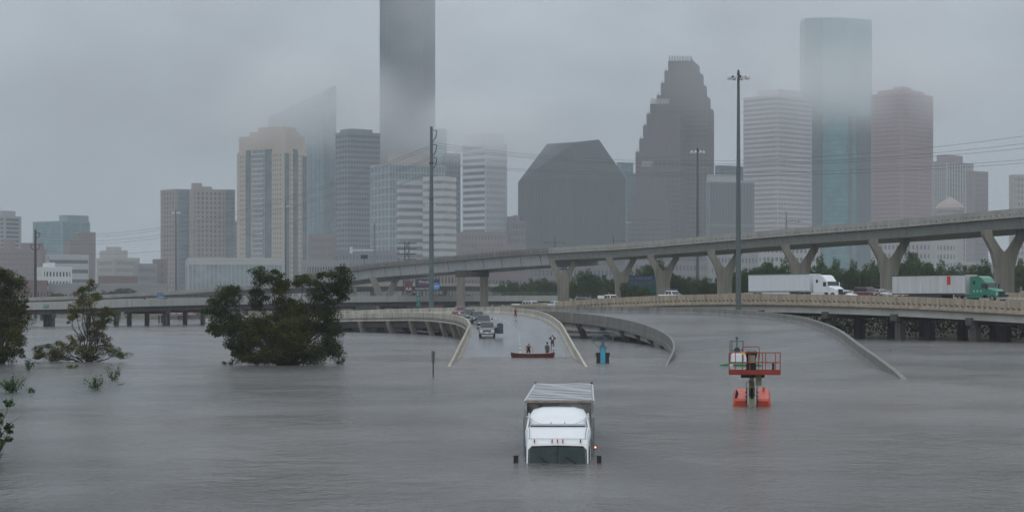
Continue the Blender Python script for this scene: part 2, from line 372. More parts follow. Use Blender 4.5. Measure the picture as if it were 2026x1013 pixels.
# ================================================================ right carriageway (B)
BL = Path([(11.5, 150, -1.9), (14, 181, -1.0), (17, 210, -.13), (18.6, 235, .6), (18.6, 259, 1.3), (16.9, 285, 2.1), (13.5, 308, 2.7), (9, 325, 3.1), (4.6, 334, 3.3)])
BR = Path([(24, 120, -1.9), (28.8, 150, -1.0), (31.3, 172, -.33), (33.8, 197, .4), (38.2, 240, 1.6), (40.4, 275, 2.4), (40.6, 298, 2.85), (37.9, 316, 3.30), (32.9, 330, 3.65), (26, 340, 3.85), (18, 347, 3.95), (8, 352, 4.05), (0, 355, 4.05)])
rb = thing('highway_ramp', 'wide grey flooded carriageway between two curved walls right of the canoe', 'highway ramp', (0, 0, 0))
N = 70; mb = MB(); P = []
for k in range(N + 1):
    a = BL.pt(BL.L * k / N, -0.1); b = BR.pt(BR.L * k / N, 0.1)
    P += [a, b, Vector((b.x, b.y, b.z - 0.4)), Vector((a.x, a.y, a.z - 0.4))]
mb.loft([P[4 * k:4 * k + 4] for k in range(N + 1)]); mb.build('road_surface', ROADA, rb)
mb = MB(); mb.loft([[P[4 * k] + Vector((.14, 0, .012)), P[4 * k + 1] + Vector((-.14, 0, .012)), P[4 * k + 1] + Vector((-.14, 0, .004)), P[4 * k] + Vector((.14, 0, .004))] for k in range(N + 1)]); mb.build('water_film', WATER, rb)
barrier_run(BL, 0, BL.L, 4.5, JERSEY(-0.3, 1.0, 1), CONC_W, rb)
barrier_run(BR, 0, BR.L, 4.5, [(0.5, -0.9), (0.5, 1.0), (0.1, 1.0), (0.06, 0.35), (-0.12, -0.02), (-.12, -.9)], CONC_W, rb)
mb = MB(); sweep(mb, BL, 68, BL.L, 3, [(0.0, -1.35), (-0.05, -0.42), (1.6, -0.42), (1.6, -1.35)]); mb.build('girder', CONC, rb)
mb = MB(); sweep(mb, BR, 60, BR.L, 3, [(-1.6, -1.35), (-1.6, -0.42), (0.2, -0.42), (0.2, -1.35)]); mb.build('girder', CONC, rb)
mb = MB(); sweep(mb, BL, 60, BL.L, 3, [(-0.42, -0.62), (-0.42, -0.03), (-0.05, -0.03), (-0.05, -0.62)]); mb.build('deck_edge', CONC_W, rb)
s = 72
while s < BL.L:
    q0 = BL.pt(s, -0.3, -0.63); q1 = BL.pt(s, 1.0); q1.z = -0.5; yw = BL.yaw(s)
    mb = MB(); mb.loft([[Vector((q.x + dx * math.cos(yw) - dy * math.sin(yw), q.y + dx * math.sin(yw) + dy * math.cos(yw), q.z)) for dx, dy in ((-.4, -.35), (.4, -.35), (.4, .5), (-.4, .5))] for q in (q1, q0)])
    mb.build('pier_leg', CONC_D, rb); s += 14
FAINT = mat('worn_marking', (0.27, 0.27, 0.265), 0.6, var=0.5, vscale=0.8)
for fr in (0.34, 0.67):      # worn lane lines
    mb = MB(); Q = []
    for k in range(48):
        t = 0.16 + 0.7 * k / 47; c = BL.pt(BL.L * t, -0.1).lerp(BR.pt(BR.L * t, 0.1), fr); Q.append([c + Vector((-.05, 0, 0.001)), c + Vector((-.05, 0, 0.003)), c + Vector((.05, 0, 0.003)), c + Vector((.05, 0, 0.001))])
    mb.loft(Q); mb.build('lane_line', FAINT, rb)
for t0, t1 in ((.22, .30), (.38, .44), (.55, .60)):     # diagonal expansion joints
    a = BL.pt(BL.L * t0, .5); b = BR.pt(BR.L * t1, -.5); mb = MB(); Q = []
    for k in range(13):
        c = BL.pt(BL.L * (t0 + (t1 - t0) * k / 12), -0.1).lerp(BR.pt(BR.L * (t0 + (t1 - t0) * k / 12), 0.1), .02 + .96 * k / 12); Q.append([c + Vector((0, -.16, 0)), c + Vector((0, -.16, .02)), c + Vector((0, .16, .02)), c + Vector((0, .16, 0))])
    mb.loft(Q); mb.build('expansion_joint', FAINT, rb)
# ================================================================ middle freeway (C)
cfront = [(2300, 608), (2150, 602), (2026, 597), (1900, 591), (1800, 587), (1700, 584), (1600, 582), (1500, 581), (1400, 582), (1300, 585), (1200, 590), (1100, 597), (1060, 600), (1000, 605), (950, 608.5), (905, 610.5)]
CP = []
for px, py in cfront[::-1]:
    u = (px - 1013) / 4000.0; D = 396 / (1 + u * 1.538); CP.append((u * D, D, ZAT(py, D) - 1.05, -0.03))
C_ = Path(CP)      # travels from far left to near right; the camera side is +off
rc = thing('freeway_bridge', 'tan concrete freeway bridge carrying the two semi trucks', 'bridge', (0, 0, 0))
mb = MB(); sweep(mb, C_, 0, C_.L, 4, [(-22.4, -0.3), (-22.4, 0), (0.1, 0), (0.1, -0.3)]); mb.build('road_surface', mat('damp_asphalt', (0.13, 0.13, 0.13), 0.35, var=0.2, vscale=0.4), rc)
CPx = C_.near(*W(1068, 600, 388).xy)
slot_barrier(C_, CPx + 6, C_.L, 0.3, -1, 1.05, CONC_C, rc, 1.1, seg=6.0, postw=0.5, low=0.15)
barrier_run(C_, 0, CPx + 3, 6, JERSEY(0.3, 1.05, -1), CONC_C, rc)
barrier_run(C_, 0, C_.L, 8, JERSEY(-22.3, 1.05, 1), CONC_C, rc)
mb = MB(); sweep(mb, C_, CPx + 8, C_.L, 4, [(-0.6, -0.75), (-0.6, -0.55), (0.62, -0.48), (0.62, -0.75)]); mb.build('drip_ledge', CONC_C, rc)
for g in range(7):
    o_ = -0.2 - g * 3.6; mb = MB(); sweep(mb, C_, CPx + 8, C_.L, 5, [(o_ - .5, -1.95), (o_ - .35, -0.77), (o_ + .35, -0.77), (o_ + .5, -1.95)]); mb.build('girder', CONC_D if g else CONC, rc)  # inner girders take the concrete darkened for under-deck shade
s = C_.L - 3
while s > CPx + 14:
    yw = C_.yaw(s)
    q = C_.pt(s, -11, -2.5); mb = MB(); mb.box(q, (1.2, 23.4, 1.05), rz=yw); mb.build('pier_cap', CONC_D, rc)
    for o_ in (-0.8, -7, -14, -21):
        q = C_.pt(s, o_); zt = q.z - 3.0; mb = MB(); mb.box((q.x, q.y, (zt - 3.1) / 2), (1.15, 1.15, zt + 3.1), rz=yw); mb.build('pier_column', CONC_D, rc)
    s -= 15.5
# gore cushion where the ramps split
gm = MB(); g0 = W(1075, 605, 366); gm.box((g0.x, g0.y, 4.05), (1.35, 2.2, 1.5), tx=0.92); 
tag(gm.build('crash_cushion', mat('cushion_grey', (0.27, 0.28, 0.29), 0.7, var=0.2, vscale=2)), 'grey box shaped crash cushion at the wall end where the ramps split', 'crash cushion')
# ================================================================ high flyover (D)
fl = [(2250, 300, 398, 434), (2026, 335, 412, 447), (1762, 375, 436, 467), (1585, 408, 450.5, 479), (1435, 440, 464, 491), (1313, 470, 475, 500), (1230, 498, 482, 507), (1115, 530, 489, 515), (1000, 562, 497, 524), (860, 605, 510, 539), (760, 640, 519, 548), (690, 668, 528.5, 556), (600, 700, 541, 566)]
FP = [(WX(px, D), D, ZAT(t, D) - 1.0) for px, D, t, b in fl[::-1]]
F_ = Path(FP)
rf = thing('flyover', 'tall grey concrete flyover on Y shaped piers crossing before the skyline', 'bridge', (0, 0, 0))
mb = MB(); sweep(mb, F_, 0, F_.L, 6, [(-17.6, -0.28), (-17.6, 0), (0.1, 0), (0.1, -0.28)]); mb.build('road_surface', CONC, rf)
SB = F_.near(*W(1085, 500, 538).xy)
slot_barrier(F_, SB, F_.L, 0.25, -1, 1.0, CONC, rf, 1.9, seg=7.0, postw=1.2, low=0.17)
slot_barrier(F_, 0, SB, 0.25, -1, 1.0, CONC_W, rf, 0.9, seg=7.0, postw=0.45, low=0.2)
barrier_run(F_, 0, F_.L, 9, JERSEY(-17.5, 1.0, 1), CONC, rf)
s = 0.0; seg = 36.0
while s < F_.L:
    e_ = min(s + seg, F_.L); far = s < SB - 5
    if far and e_ > SB: e_ = SB
    h = 3.5 if far else 2.25
    mb = MB(); sweep(mb, F_, s, e_ - 0.12, 6, [(-15.6, -h), (-16.3, -0.52), (-0.5, -0.52), (-1.1, -h)]); mb.build('box_girder', STEELG if far else mat('girder_concrete', (0.33, 0.34, 0.32), 0.8, var=0.2, vscale=0.4, streak=True), rf)
    k = s + 7
    while k < e_ - 2 and far:   # web stiffeners
        mb = MB(); sweep(mb, F_, k, k + 0.15, 1, [(-1.1, -h + .05), (-1.04, -h + .05), (-0.42, -0.54), (-0.5, -0.54)]); mb.build('stiffener', CONC_D, rf); k += 12
    s = e_
YP = [(1992, 342), (1762, 378), (1585, 411), (1435, 443), (1313, 474), (1230, 500), (1115, 528)]
for i, (px, D) in enumerate(YP):
    x0 = WX(px, D); k = F_.near(x0, D, -5.0); q = F_.pt(k, -6.0); top = q.z - 2.25 - (0 if k > SB else 1.25)
    split = top - 4.0; w = 1.5; hw = 2.75
    def rg(cx, z, wx, wy, yy=0.0): return [(x0 + cx - wx, q.y - wy, z), (x0 + cx + wx, q.y - wy, z), (x0 + cx + wx, q.y + wy, z), (x0 + cx - wx, q.y + wy, z)]
    mb = MB(); mb.loft([rg(0, -3.1, w, 1.2), rg(0, split - 2.6, w, 1.2), rg(0, split, w + 0.62, 1.2)]); mb.build('pier_stem', CONC_Y, rf)
    for sg in (-1, 1):
        mb = MB(); mb.loft([rg(sg * (w + .62) / 2, split + 0.003, (w + .6) / 2, 1.15), rg(sg * 1.62, split + .8, .86, 1.1), rg(sg * 2.95, top - 0.9, 0.74, 0.95), rg(sg * 3.02, top, 0.82, 0.95)]); mb.build('pier_arm', CONC_Y, rf)
for px, D, w in ((760, 640, 0),):
    x0 = WX(px, D); k = F_.near(x0, D, -5); q = F_.pt(k, -5); top = q.z - 3.5
    for sg in (-1, 1):
        mb = MB(); mb.loft([[(x0 + sg * 1.3 - 1.15, q.y - 1, -3.1), (x0 + sg * 1.3 + 1.15, q.y - 1, -3.1), (x0 + sg * 1.3 + 1.15, q.y + 1, -3.1), (x0 + sg * 1.3 - 1.15, q.y + 1, -3.1)],
                            [(x0 + sg * 1.3 - 1.15, q.y - 1, 7.5), (x0 + sg * 1.3 + 1.15, q.y - 1, 7.5), (x0 + sg * 1.3 + 1.15, q.y + 1, 7.5), (x0 + sg * 1.3 - 1.15, q.y + 1, 7.5)],
                            [(x0 + sg * 3.9 - 1.0, q.y - 1, top), (x0 + sg * 3.9 + 1.0, q.y - 1, top), (x0 + sg * 3.9 + 1.0, q.y + 1, top), (x0 + sg * 3.9 - 1.0, q.y + 1, top)]]); mb.build('pier_arm', CONC_Y, rf)
x0 = WX(936, 585); k = F_.near(x0, 585, -5); q = F_.pt(k, -5); top = q.z - 3.5
mb = MB(); mb.b2(x0 - 5.2, x0 + 4.6, q.y - 1.2, q.y + 1.2, top - 1.9, top); mb.build('pier_cap', CONC_D, rf)
for cx in (-3.6, 3.2):
    mb = MB(); mb.b2(x0 + cx - 1.2, x0 + cx + 1.2, q.y - 1.1, q.y + 1.1, -3.1, top - 1.902); mb.build('pier_column', CONC_Y, rf)
mb = MB(); x0 = WX(688, 668); mb.b2(x0 - 1.5, x0 + 3.2, 662, 665, -3.1, 10.4); mb.build('pier_column', CONC_Y, rf)
# ================================================================ long low bridge (E)
EP = [(-230, 452, 4.0), (-170, 458, 4.35), (-112, 470, 4.7), (-91, 485, 5.35), (-78, 510, 5.75), (-62, 548, 6.1), (-46, 590, 6.45), (-20, 620, 6.7), (12, 640, 6.8), (60, 668, 6.9), (120, 700, 6.9), (180, 735, 6.9)]
E_ = Path(EP)
re_ = thing('low_bridge', 'long low grey bridge on thin columns behind the trees', 'bridge', (0, 0, 0))
mb = MB(); sweep(mb, E_, 0, E_.L, 6, [(-13, -0.3), (-13, 0), (0.1, 0), (0.1, -0.3)]); mb.build('road_surface', CONC, re_)
barrier_run(E_, 0, E_.L, 8, [(0.3, -0.75), (0.3, 1.0), (0.05, 1.0), (-0.1, -0.02), (-0.1, -0.75)], mat('pale_parapet', (0.40, 0.40, 0.38), 0.8, var=0.2, vscale=0.4, streak=True), re_)
barrier_run(E_, 0, E_.L, 8, JERSEY(-12.9, 1.0, 1), CONC, re_)
for g in range(4):
    o_ = -0.9 - g * 3.7; mb = MB(); sweep(mb, E_, 0, E_.L, 6, [(o_ - .4, -1.9), (o_ - .4, -0.32), (o_ + .4, -0.32), (o_ + .4, -1.9)]); mb.build('girder', CONC_D, re_)
s = 40
while s < E_.L - 60:
    yw = E_.yaw(s); q = E_.pt(s, -6.5, -2.3); mb = MB(); mb.box(q, (1.1, 12.6, 0.78), rz=yw); mb.build('pier_cap', CONC_D, re_)
    for o_ in (-1.2, -6.5, -11.8):
        q = E_.pt(s, o_); zt = q.z - 2.69; mb = MB(); mb.box((q.x, q.y, (zt - 3.1) / 2), (0.85, 0.85, zt + 3.1), rz=yw); mb.build('pier_column', CONC_D if s < 200 else CONC_Y, re_)
    s += 17 if s < 190 else 23
mb = MB(); s = 150
while s < E_.L - 40:
    mb.tube([E_.pt(s, 0.18, 1.0), E_.pt(s, 0.18, 2.0)], 0.05, 4); s += 3.2
mb.build('railing_post', GALV, re_, kind='stuff')
for h in (1.35, 1.95):
    mb = MB(); mb.tube([E_.pt(150 + k * 4, 0.18, h) for k in range(int((E_.L - 190) / 4))], 0.045, 4); mb.build('railing', GALV, re_)
# distant ramp (G)
G_ = Path([(-190, 640, 5.0), (-139, 655, 6.9), (-110, 680, 8.7), (-92, 705, 10.3), (-75, 740, 11.3), (-58, 785, 12.0), (-25, 840, 12.6), (20, 900, 12.2), (80, 960, 11)])
rg_ = thing('distant_ramp', 'pale distant ramp climbing behind the low bridge before the office blocks', 'bridge', (0, 0, 0))
mb = MB(); sweep(mb, G_, 0, G_.L, 8, [(-9, -0.3), (-9, 0), (0.1, 0), (0.1, -0.3)]); mb.build('road_surface', CONC, rg_)
barrier_run(G_, 0, G_.L, 12, JERSEY(0.3, 1.0, -1), CONC, rg_)
mb = MB(); sweep(mb, G_, 0, G_.L, 8, [(-7, -2.2), (-8, -0.32), (0.0, -0.32), (-0.7, -2.2)]); mb.build('girder', CONC_D, rg_)
s = 15
while s < G_.L:
    q = G_.pt(s, -4); mb = MB(); mb.box((q.x, q.y, (q.z - 2.2 - 3.1) / 2), (1.6, 1.6, q.z - 2.2 + 3.1)); mb.build('pier_column', CONC_D, rg_); s += 26
# graffitied retaining wall under the low bridge
rw = thing('retaining_wall', 'stained retaining wall with red and white graffiti under the low bridge', 'retaining wall', (0, 0, 0))
x0, x1 = WX(690, 668), WX(1120, 668)
nseg = 12
for k in range(nseg):
    a = x0 + (x1 - x0) * k / nseg; b = x0 + (x1 - x0) * (k + 1) / nseg
    MB().b2(a, b - 0.12, 668 + (0.05 if k % 2 else 0), 669, -3, 5.4).build('wall_panel', mat('wall_stained', (0.15, 0.15, 0.145), 0.9, var=0.5, vscale=0.25), rw)
RED = mat('graffiti_red', (0.30, 0.05, 0.06), 0.7); WHT = mat('graffiti_white', (0.55, 0.55, 0.55), 0.7)
text('graffiti', 'OKVLE', 3.4, (WX(888, 667.8), 667.8, 4.0), R(90), 0, RED, rw, sx=1.35)
text('graffiti', 'CAYCY', 3.0, (WX(1010, 667.8), 667.8, 4.0), R(90), 0, WHT, rw, sx=1.35)
text('graffiti', 'GIVE', 3.0, (WX(634, 667.8), 667.8, 5.1), R(90), 0, WHT, rw)
MB().b2(WX(600, 668), WX(690, 668) - .12, 668, 669, -3, 6.2).build('wall_panel', MATS['wall_stained'], rw)
# ================================================================ skyline
HW = {}
def bmat(name, col, rough=0.8, var=0.12):
    return mat('b_' + name, col, rough, var=var, vscale=0.02)
def bglass(name, col, rough=0.25):
    return mat('g_' + name, col, rough, var=0.5, vscale=0.16, spec=0.5)
def frame_of(xl, xc, xr, D, th):
    """corner and side lengths of a block whose near corner and two ends are known"""
    cx = WX(xc, D); ul = (xl - 1013) / 4000.0; ur = (xr - 1013) / 4000.0; t = R(th)
    a = (cx - ul * D) / (math.cos(t) + ul * math.sin(t)); b = (ur * D - cx) / (math.sin(t) - ur * math.cos(t))
    return Vector((cx, D, 0)), max(a, 6), max(b, 6), Vector((-math.cos(t), math.sin(t), 0)), Vector((math.sin(t), math.cos(t), 0))
def rectp(c, u, v, a0, a1, b0, b1): return [c + u * a0 + v * b0, c + u * a0 + v * b1, c + u * a1 + v * b1, c + u * a1 + v * b0]
def block(name, label, xl, xc, xr, top, D, th=35, floors=20, cl=8, cr=8, wall=None, glass=None, pier=0.35, span=0.4, proud=0.15, z0=-1.0, pent=(), roofmat=None, left=None, cat='building', depth=None, parent=None, group=None):
    """a block: glass core, floor slabs standing as spandrels, piers proud of them, roof and plant rooms"""
    c, a, b, u, v = frame_of(xl, xc, xr, D, th)
    if depth: 
        if a < b: a = max(a, depth)
        else: b = max(b, depth)
    zt = ZAT(top, D); root = parent or thing(name, label, cat, (0, 0, 0), group=group)
    H = zt - z0; fh = H / floors; e = 0.25
    MB().prism(rectp(c, u, v, e, a - e, e, b - e)[::-1], z0, zt - 0.05).build('window_glass', glass, root)
    if span > 0:
        mb = MB()
        for k in range(floors + 1):
            zc = z0 + k * fh; mb.prism(rectp(c, u, v, 0, a, 0, b)[::-1], zc - fh * span / 2, min(zt, zc + fh * span / 2))
        mb.build('spandrel', wall, root, kind='stuff')
    if pier > 0:
        mb = MB()
        for (n_, Lh, uu, vv, o0) in ((cl, a, u, v, -proud), (cr, b, v, u, -proud)):
            if not n_: continue
            w = Lh / n_ * pier
            for k in range(n_ + 1):
                m0 = min(max(k * Lh / n_ - w / 2, 0), Lh - w)
                for q0, q1 in ((o0, 0.5), ((b if uu is u else a) - 0.5, (b if uu is u else a) + proud)):
                    P = [c + uu * m0 + vv * q0, c + uu * m0 + vv * q1, c + uu * (m0 + w) + vv * q1, c + uu * (m0 + w) + vv * q0]
                    if uu is u: P = P[::-1]
                    mb.prism(P, z0, zt + 0.02)
        mb.build('pier', (left or wall), root, kind='stuff')
    MB().prism(rectp(c, u, v, -proud, a + proud, -proud, b + proud)[::-1], zt + 0.03, zt + 1.2).build('roof', roofmat or wall, root)
    for (f0, f1, g0, g1, hh) in pent:
        MB().prism(rectp(c, u, v, a * f0, a * f1, b * g0, b * g1)[::-1], zt + 1.2, zt + 1.2 + hh).build('penthouse', roofmat or wall, root)
    return root, c, a, b, u, v, zt
BR1 = bmat('red_brick', (0.22, 0.15, 0.145)); BEI = bmat('beige', (0.52, 0.44, 0.36)); PNK = bmat('pink', (0.42, 0.27, 0.27)); GRY = bmat('grey', (0.30, 0.30, 0.31)); DGR = bmat('dark_grey', (0.10, 0.11, 0.12))
WHB = bmat('white', (0.47, 0.47, 0.47)); CRM = bmat('cream', (0.44, 0.42, 0.40)); BRN = bmat('brown', (0.20, 0.15, 0.14)); GRN = bmat('granite', (0.088, 0.066, 0.076)); TAN = bmat('tan', (0.38, 0.34, 0.32))
GT = bglass('teal', (0.10, 0.24, 0.28)); GD = bglass('dark', (0.03, 0.043, 0.055)); GB = bglass('blue', (0.12, 0.18, 0.22)); GW = bglass('window', (0.085, 0.10, 0.115)); GL = bglass('light', (0.28, 0.38, 0.42))
block('office_tower', 'grey office tower cut off by the left edge of the photo', -70, 8, 42, 430, 1500, 30, 22, 10, 1, GRY, GD, 0.12, 0.35, pent=((.1, .9, .1, .9, 4),))
block('glass_tower', 'wide teal glass building with a flat roof at far left', 65, 124, 178, 440, 1650, 35, 26, 1, 3, bmat('teal_frame', (0.16, 0.26, 0.28)), GT, 0.06, 0.12, pent=((.0, .3, .2, .95, 5),))
block('brick_tower', 'tall brown brick tower overlapping the teal glass building', 148, 160, 189, 462, 1400, 35, 24, 4, 9, BRN, GW, 0.6, 0.5)
block('brick_tower', 'lower brown brick shoulder block left of the tall brown tower', 130, 138, 160, 479, 1390, 35, 20, 4, 8, BRN, GW, 0.6, 0.5)
block('warehouse', 'long red brick warehouse at the far left with pale roof blocks', -40, 80, 90, 497, 1150, 20, 12, 22, 3, BR1, GW, 0.6, 0.55, roofmat=BR1, pent=((.03, .33, .1, .9, 3.6), (.5, .62, .1, .9, 5.5), (.75, .98, .1, .9, 2.0)))
block('office_block', 'white office block with four dark bands of windows', 90, 96, 176, 508, 1060, 70, 6, 2, 0, WHB, GW, 0.5, 0.62, proud=0.0)
block('office_block', 'small bright white office block in front of the banded one', 72, 84, 142, 533, 940, 68, 5, 2, 9, bmat('bright', (0.70, 0.71, 0.72)), GW, 0.45, 0.5, pent=((.1, .9, .2, .45, 2.0),))
block('office_block', 'cream six storey office building with a roof plant room in the gap', 191, 226, 276, 514, 1100, 48, 8, 9, 12, CRM, GW, 0.5, 0.5, pent=((.1, .9, .05, .6, 4.0), (.3, .6, .1, .5, 6.0)))
block('office_block', 'low grey stone building right of the cream six storey one', 266, 272, 310, 526, 1050, 60, 6, 2, 10, GRY, GW, 0.5, 0.5)
block('office_block', 'narrow dark brick building against the pink apartment tower', 306, 310, 324, 517, 1080, 60, 6, 2, 3, BRN, GW, 0.6, 0.5)
block('shed', 'low red roofed shed below the cream office building', 196, 200, 272, 551, 950, 70, 2, 2, 12, BR1, GW, 0.6, 0.6)
# pink apartment tower with glazed recess
r_, c, a, b, u, v, zt = block('apartment_tower', 'pinkish brown apartment tower with a blue glass middle strip', 318, 351, 382, 378, 1210, 48, 26, 6, 1, bmat('rose', (0.33, 0.265, 0.245)), GW, 0.5, 0.42)
r2 = block('apartment_tower', '', 376, 380, 447, 378, 1200, 66, 26, 1, 8, MATS['b_rose'], GW, 0.5, 0.42, parent=r_, pent=((0.1, .8, .04, .30, 3.6), (.1, .9, .32, .6, 1.6)))
block('g', '', 350, 351, 384, 379, 1207, 70, 26, 1, 1, bmat('bluegrey', (0.17, 0.20, 0.22)), GB, 0.1, 0.35, parent=r_)
block('g', '', 444, 446, 453, 379, 1207, 60, 26, 1, 2, bmat('bluegrey', (0.17, 0.20, 0.22)), GB, 0.1, 0.25, parent=r_)
block('office_block', 'grey building in the gap between pink and beige towers', 436, 447, 478, 440, 1450, 45, 22, 3, 4, GRY, GB, 0.2, 0.3)
# beige crowned tower
D0 = 1160
BE2 = bmat('beige_stone', (0.53, 0.44, 0.37)); 
r_, c, a, b, u, v, zt = block('residential_tower', 'beige high rise with stepped crown and dark glass strips', 469, 562, 608, 302, D0, 35, 33, 20, 9, BE2, GW, 0.58, 0.5)
def crown(x0, x1, x2, t0, t1, D, th=35, fl=2, n1=8, n2=5): 
    cc, aa, bb, uu, vv = frame_of(x0, x1, x2, D, th); z0, z1 = ZAT(t0, D), ZAT(t1, D)
    MB().prism(rectp(cc, uu, vv, .3, aa - .3, .3, bb - .3)[::-1], z0, z1 - .1).build('crown_glass', GW, r_)
    mb = MB()
    for nn, L, p, q, w2 in ((n1, aa, uu, vv, bb), (n2, bb, vv, uu, aa)):
        for k in range(nn + 1):
            w = L / nn * .55; m0 = min(max(k * L / nn - w / 2, 0), L - w)
            P = [cc + p * m0 - q * .1, cc + p * m0 + q * (w2 + .1), cc + p * (m0 + w) + q * (w2 + .1), cc + p * (m0 + w) - q * .1]
            mb.prism(P[::-1] if p is uu else P, z0, z1)
    for k in range(fl + 1):
        zz = z0 + (z1 - z0) * k / fl; mb.prism(rectp(cc, uu, vv, 0, aa, 0, bb)[::-1], zz - 1.1, zz + 1.1)
    mb.build('crown_stone', BE2, r_)
crown(473, 560, 603, 302, 270, D0 + 3, fl=3, n1=16, n2=8)
crown(494, 560, 592, 272, 262, D0 + 8, fl=1)
crown(511, 556, 586, 264, 254, D0 + 14, fl=1)
for fx0, fx1, face, ys_ in ((.14, .27, 'l', 300), (.30, .52, 'm', 300), (.54, .66, 'l', 300)):
    pass
cc, aa, bb, uu, vv = frame_of(469, 562, 608, D0, 35)
def strip(face, f0, f1, ztop, m, nb=0, zb=-1):
    p, q, L = (uu, vv, aa) if face == 'L' else (vv, uu, bb)
    P = [cc + p * (L * f0) - q * .42, cc + p * (L * f0) + q * .3, cc + p * (L * f1) + q * .3, cc + p * (L * f1) - q * .42]
    MB().prism(P[::-1] if face == 'L' else P, zb, ZAT(ztop, D0)).build('glass_strip', m, r_)
GS = bglass('strip', (0.10, 0.14, 0.16)); 
strip('L', .70, .80, 294, GS); strip('L', .26, .40, 294, GS)
strip('L', .44, .66, 294, bglass('strip_light', (0.24, 0.28, 0.29)))
strip('R', .02, .20, 303, GS); strip('R', .40, .56, 294, GS); strip('R', .78, .96, 306, GS)
mb = MB()
for k in range(33):
    z = -1 + k * (ZAT(294, D0) + 1) / 33; P = [cc + uu * (aa * .43) - vv * .6, cc + uu * (aa * .43) - vv * .43, cc + uu * (aa * .67) - vv * .43, cc + uu * (aa * .67) - vv * .6]
    mb.prism(P[::-1], z, z + .9)
mb.build('balcony_band', WHB, r_, kind='stuff')
block('gallery_building', 'long low pale stone gallery with tall glazed wall below the beige tower', 367, 372, 560, 515, 1000, 80, 1, 1, 22, bmat('pale_stone', (0.50, 0.50, 0.48)), bglass('gallery', (0.30, 0.36, 0.40), .4), 0.16, 0.16)
block('office_block', 'brown low building between beige tower and dark grey tower', 606, 612, 664, 468, 1300, 60, 10, 2, 10, BRN, GW, 0.5, 0.5)
block('office_block', 'low pale podium building below the brown one behind the round treetop', 596, 606, 690, 520, 950, 75, 4, 2, 16, GRY, GW, 0.4, 0.6)
# slanted glass tower
gt = thing('glass_tower', 'blue glass tower with a slanted top fading into cloud', 'building')
D = 1720; cc_, a_, b_, u_, v_ = frame_of(530, 640, 664, D, 30)
def fan(px, D_, t): return Vector((WX(px, D_), D_, ZAT(t, D_)))
L0, C0, R0 = cc_ + u_ * a_, cc_, cc_ + v_ * b_; B0 = cc_ + u_ * a_ + v_ * b_
tops = (ZAT(232, L0.y), ZAT(182, C0.y), ZAT(168, R0.y), ZAT(215, B0.y))
P = [(L0.x, L0.y, -1), (C0.x, C0.y, -1), (R0.x, R0.y, -1), (B0.x, B0.y, -1)] + [(q.x, q.y, t) for q, t in zip((L0, C0, R0, B0), tops)]
MB().poly(P, [(0, 3, 2, 1), (4, 5, 6, 7), (0, 1, 5, 4), (1, 2, 6, 5), (2, 3, 7, 6), (3, 0, 4, 7)]).build('glass_wall', bglass('sky_blue', (0.16, 0.27, 0.33), .2), gt)
mb = MB()
for k in range(1, 14):
    q = C0.lerp(L0, k / 14); h = tops[1] + (tops[0] - tops[1]) * k / 14; mb.box((q.x, q.y - .1, h / 2), (.5, .5, h), rz=-R(30))
for k in range(0, 5):
    q = C0.lerp(R0, k / 4); h = tops[1] + (tops[2] - tops[1]) * k / 4; mb.box((q.x, q.y, h / 2), (1.0, 1.0, h), rz=-R(30))
mb.build('mullion', bmat('mullion', (0.10, 0.15, 0.18)), gt, kind='stuff')
mb = MB(); 
for k in range(int(ZAT(238, 1750) / 4.1)):
    z = k * 4.1; mb.prism([p for p in rectp(cc_, u_, v_, -.1, a_ + .1, -.1, b_ + .1)[::-1]], z, z + .7)
mb.build('spandrel', bmat('mullion', (0.10, 0.15, 0.18)), gt, kind='stuff')
block('office_tower', 'dark grey flat topped tower left of the cloud covered giant', 664, 688, 752, 264, 1500, 55, 34, 4, 12, bmat('slate', (0.15, 0.17, 0.19)), GD, 0.12, 0.45, pent=((.1, .9, .1, .8, 2.5),))
# giant tower
gi = thing('skyscraper', 'dark giant skyscraper rising out of the top of the photo into cloud', 'building')
D = 1660
P = [W(752, 598, D + 18).xy, W(754, 598, D).xy, W(838, 598, D - 4).xy, W(861, 598, D + 22).xy, W(850, 598, D + 60).xy, W(762, 598, D + 60).xy]
MB().prism(P, -1, 303).build('granite_core', bglass('giant', (0.05, 0.065, 0.08), .3), gi)
mb = MB()
for i in range(4):
    p0, p1 = (P[5], P[0], P[1], P[2], P[3])[i], (P[0], P[1], P[2], P[3])[i]
    n_ = max(1, int((p1 - p0).length / 3.1))
    for k in range(n_):
        q = p0.lerp(p1, (k + .5) / n_); mb.box((q.x, q.y, 151), (.9, .9, 302), rz=math.atan2((p1 - p0).y, (p1 - p0).x))
mb.build('pier', bmat('giant_pier', (0.085, 0.105, 0.125)), gi, kind='stuff')
mb = MB()
for k in range(74): mb.prism([p + (p - Vector((WX(806, D), D + 28))).normalized() * .2 for p in P], k * 4.1, k * 4.1 + 1.3)
mb.build('spandrel', bmat('giant_span', (0.07, 0.085, 0.10)), gi, kind='stuff')
MB().prism(P, 303.02, 305).build('roof', DGR, gi)
block('glass_tower', 'narrow pale teal tower peeking out right of the giant skyscraper', 856, 862, 884, 257, 1900, 60, 36, 1, 3, bmat('tealish', (0.15, 0.27, 0.30)), GT, .1, .2)
block('office_tower', 'narrow dark tower between the pale teal one and the white grid tower', 876, 882, 911, 306, 1750, 60, 30, 1, 5, bmat('slate2', (0.14, 0.14, 0.16)), GD, .3, .4)
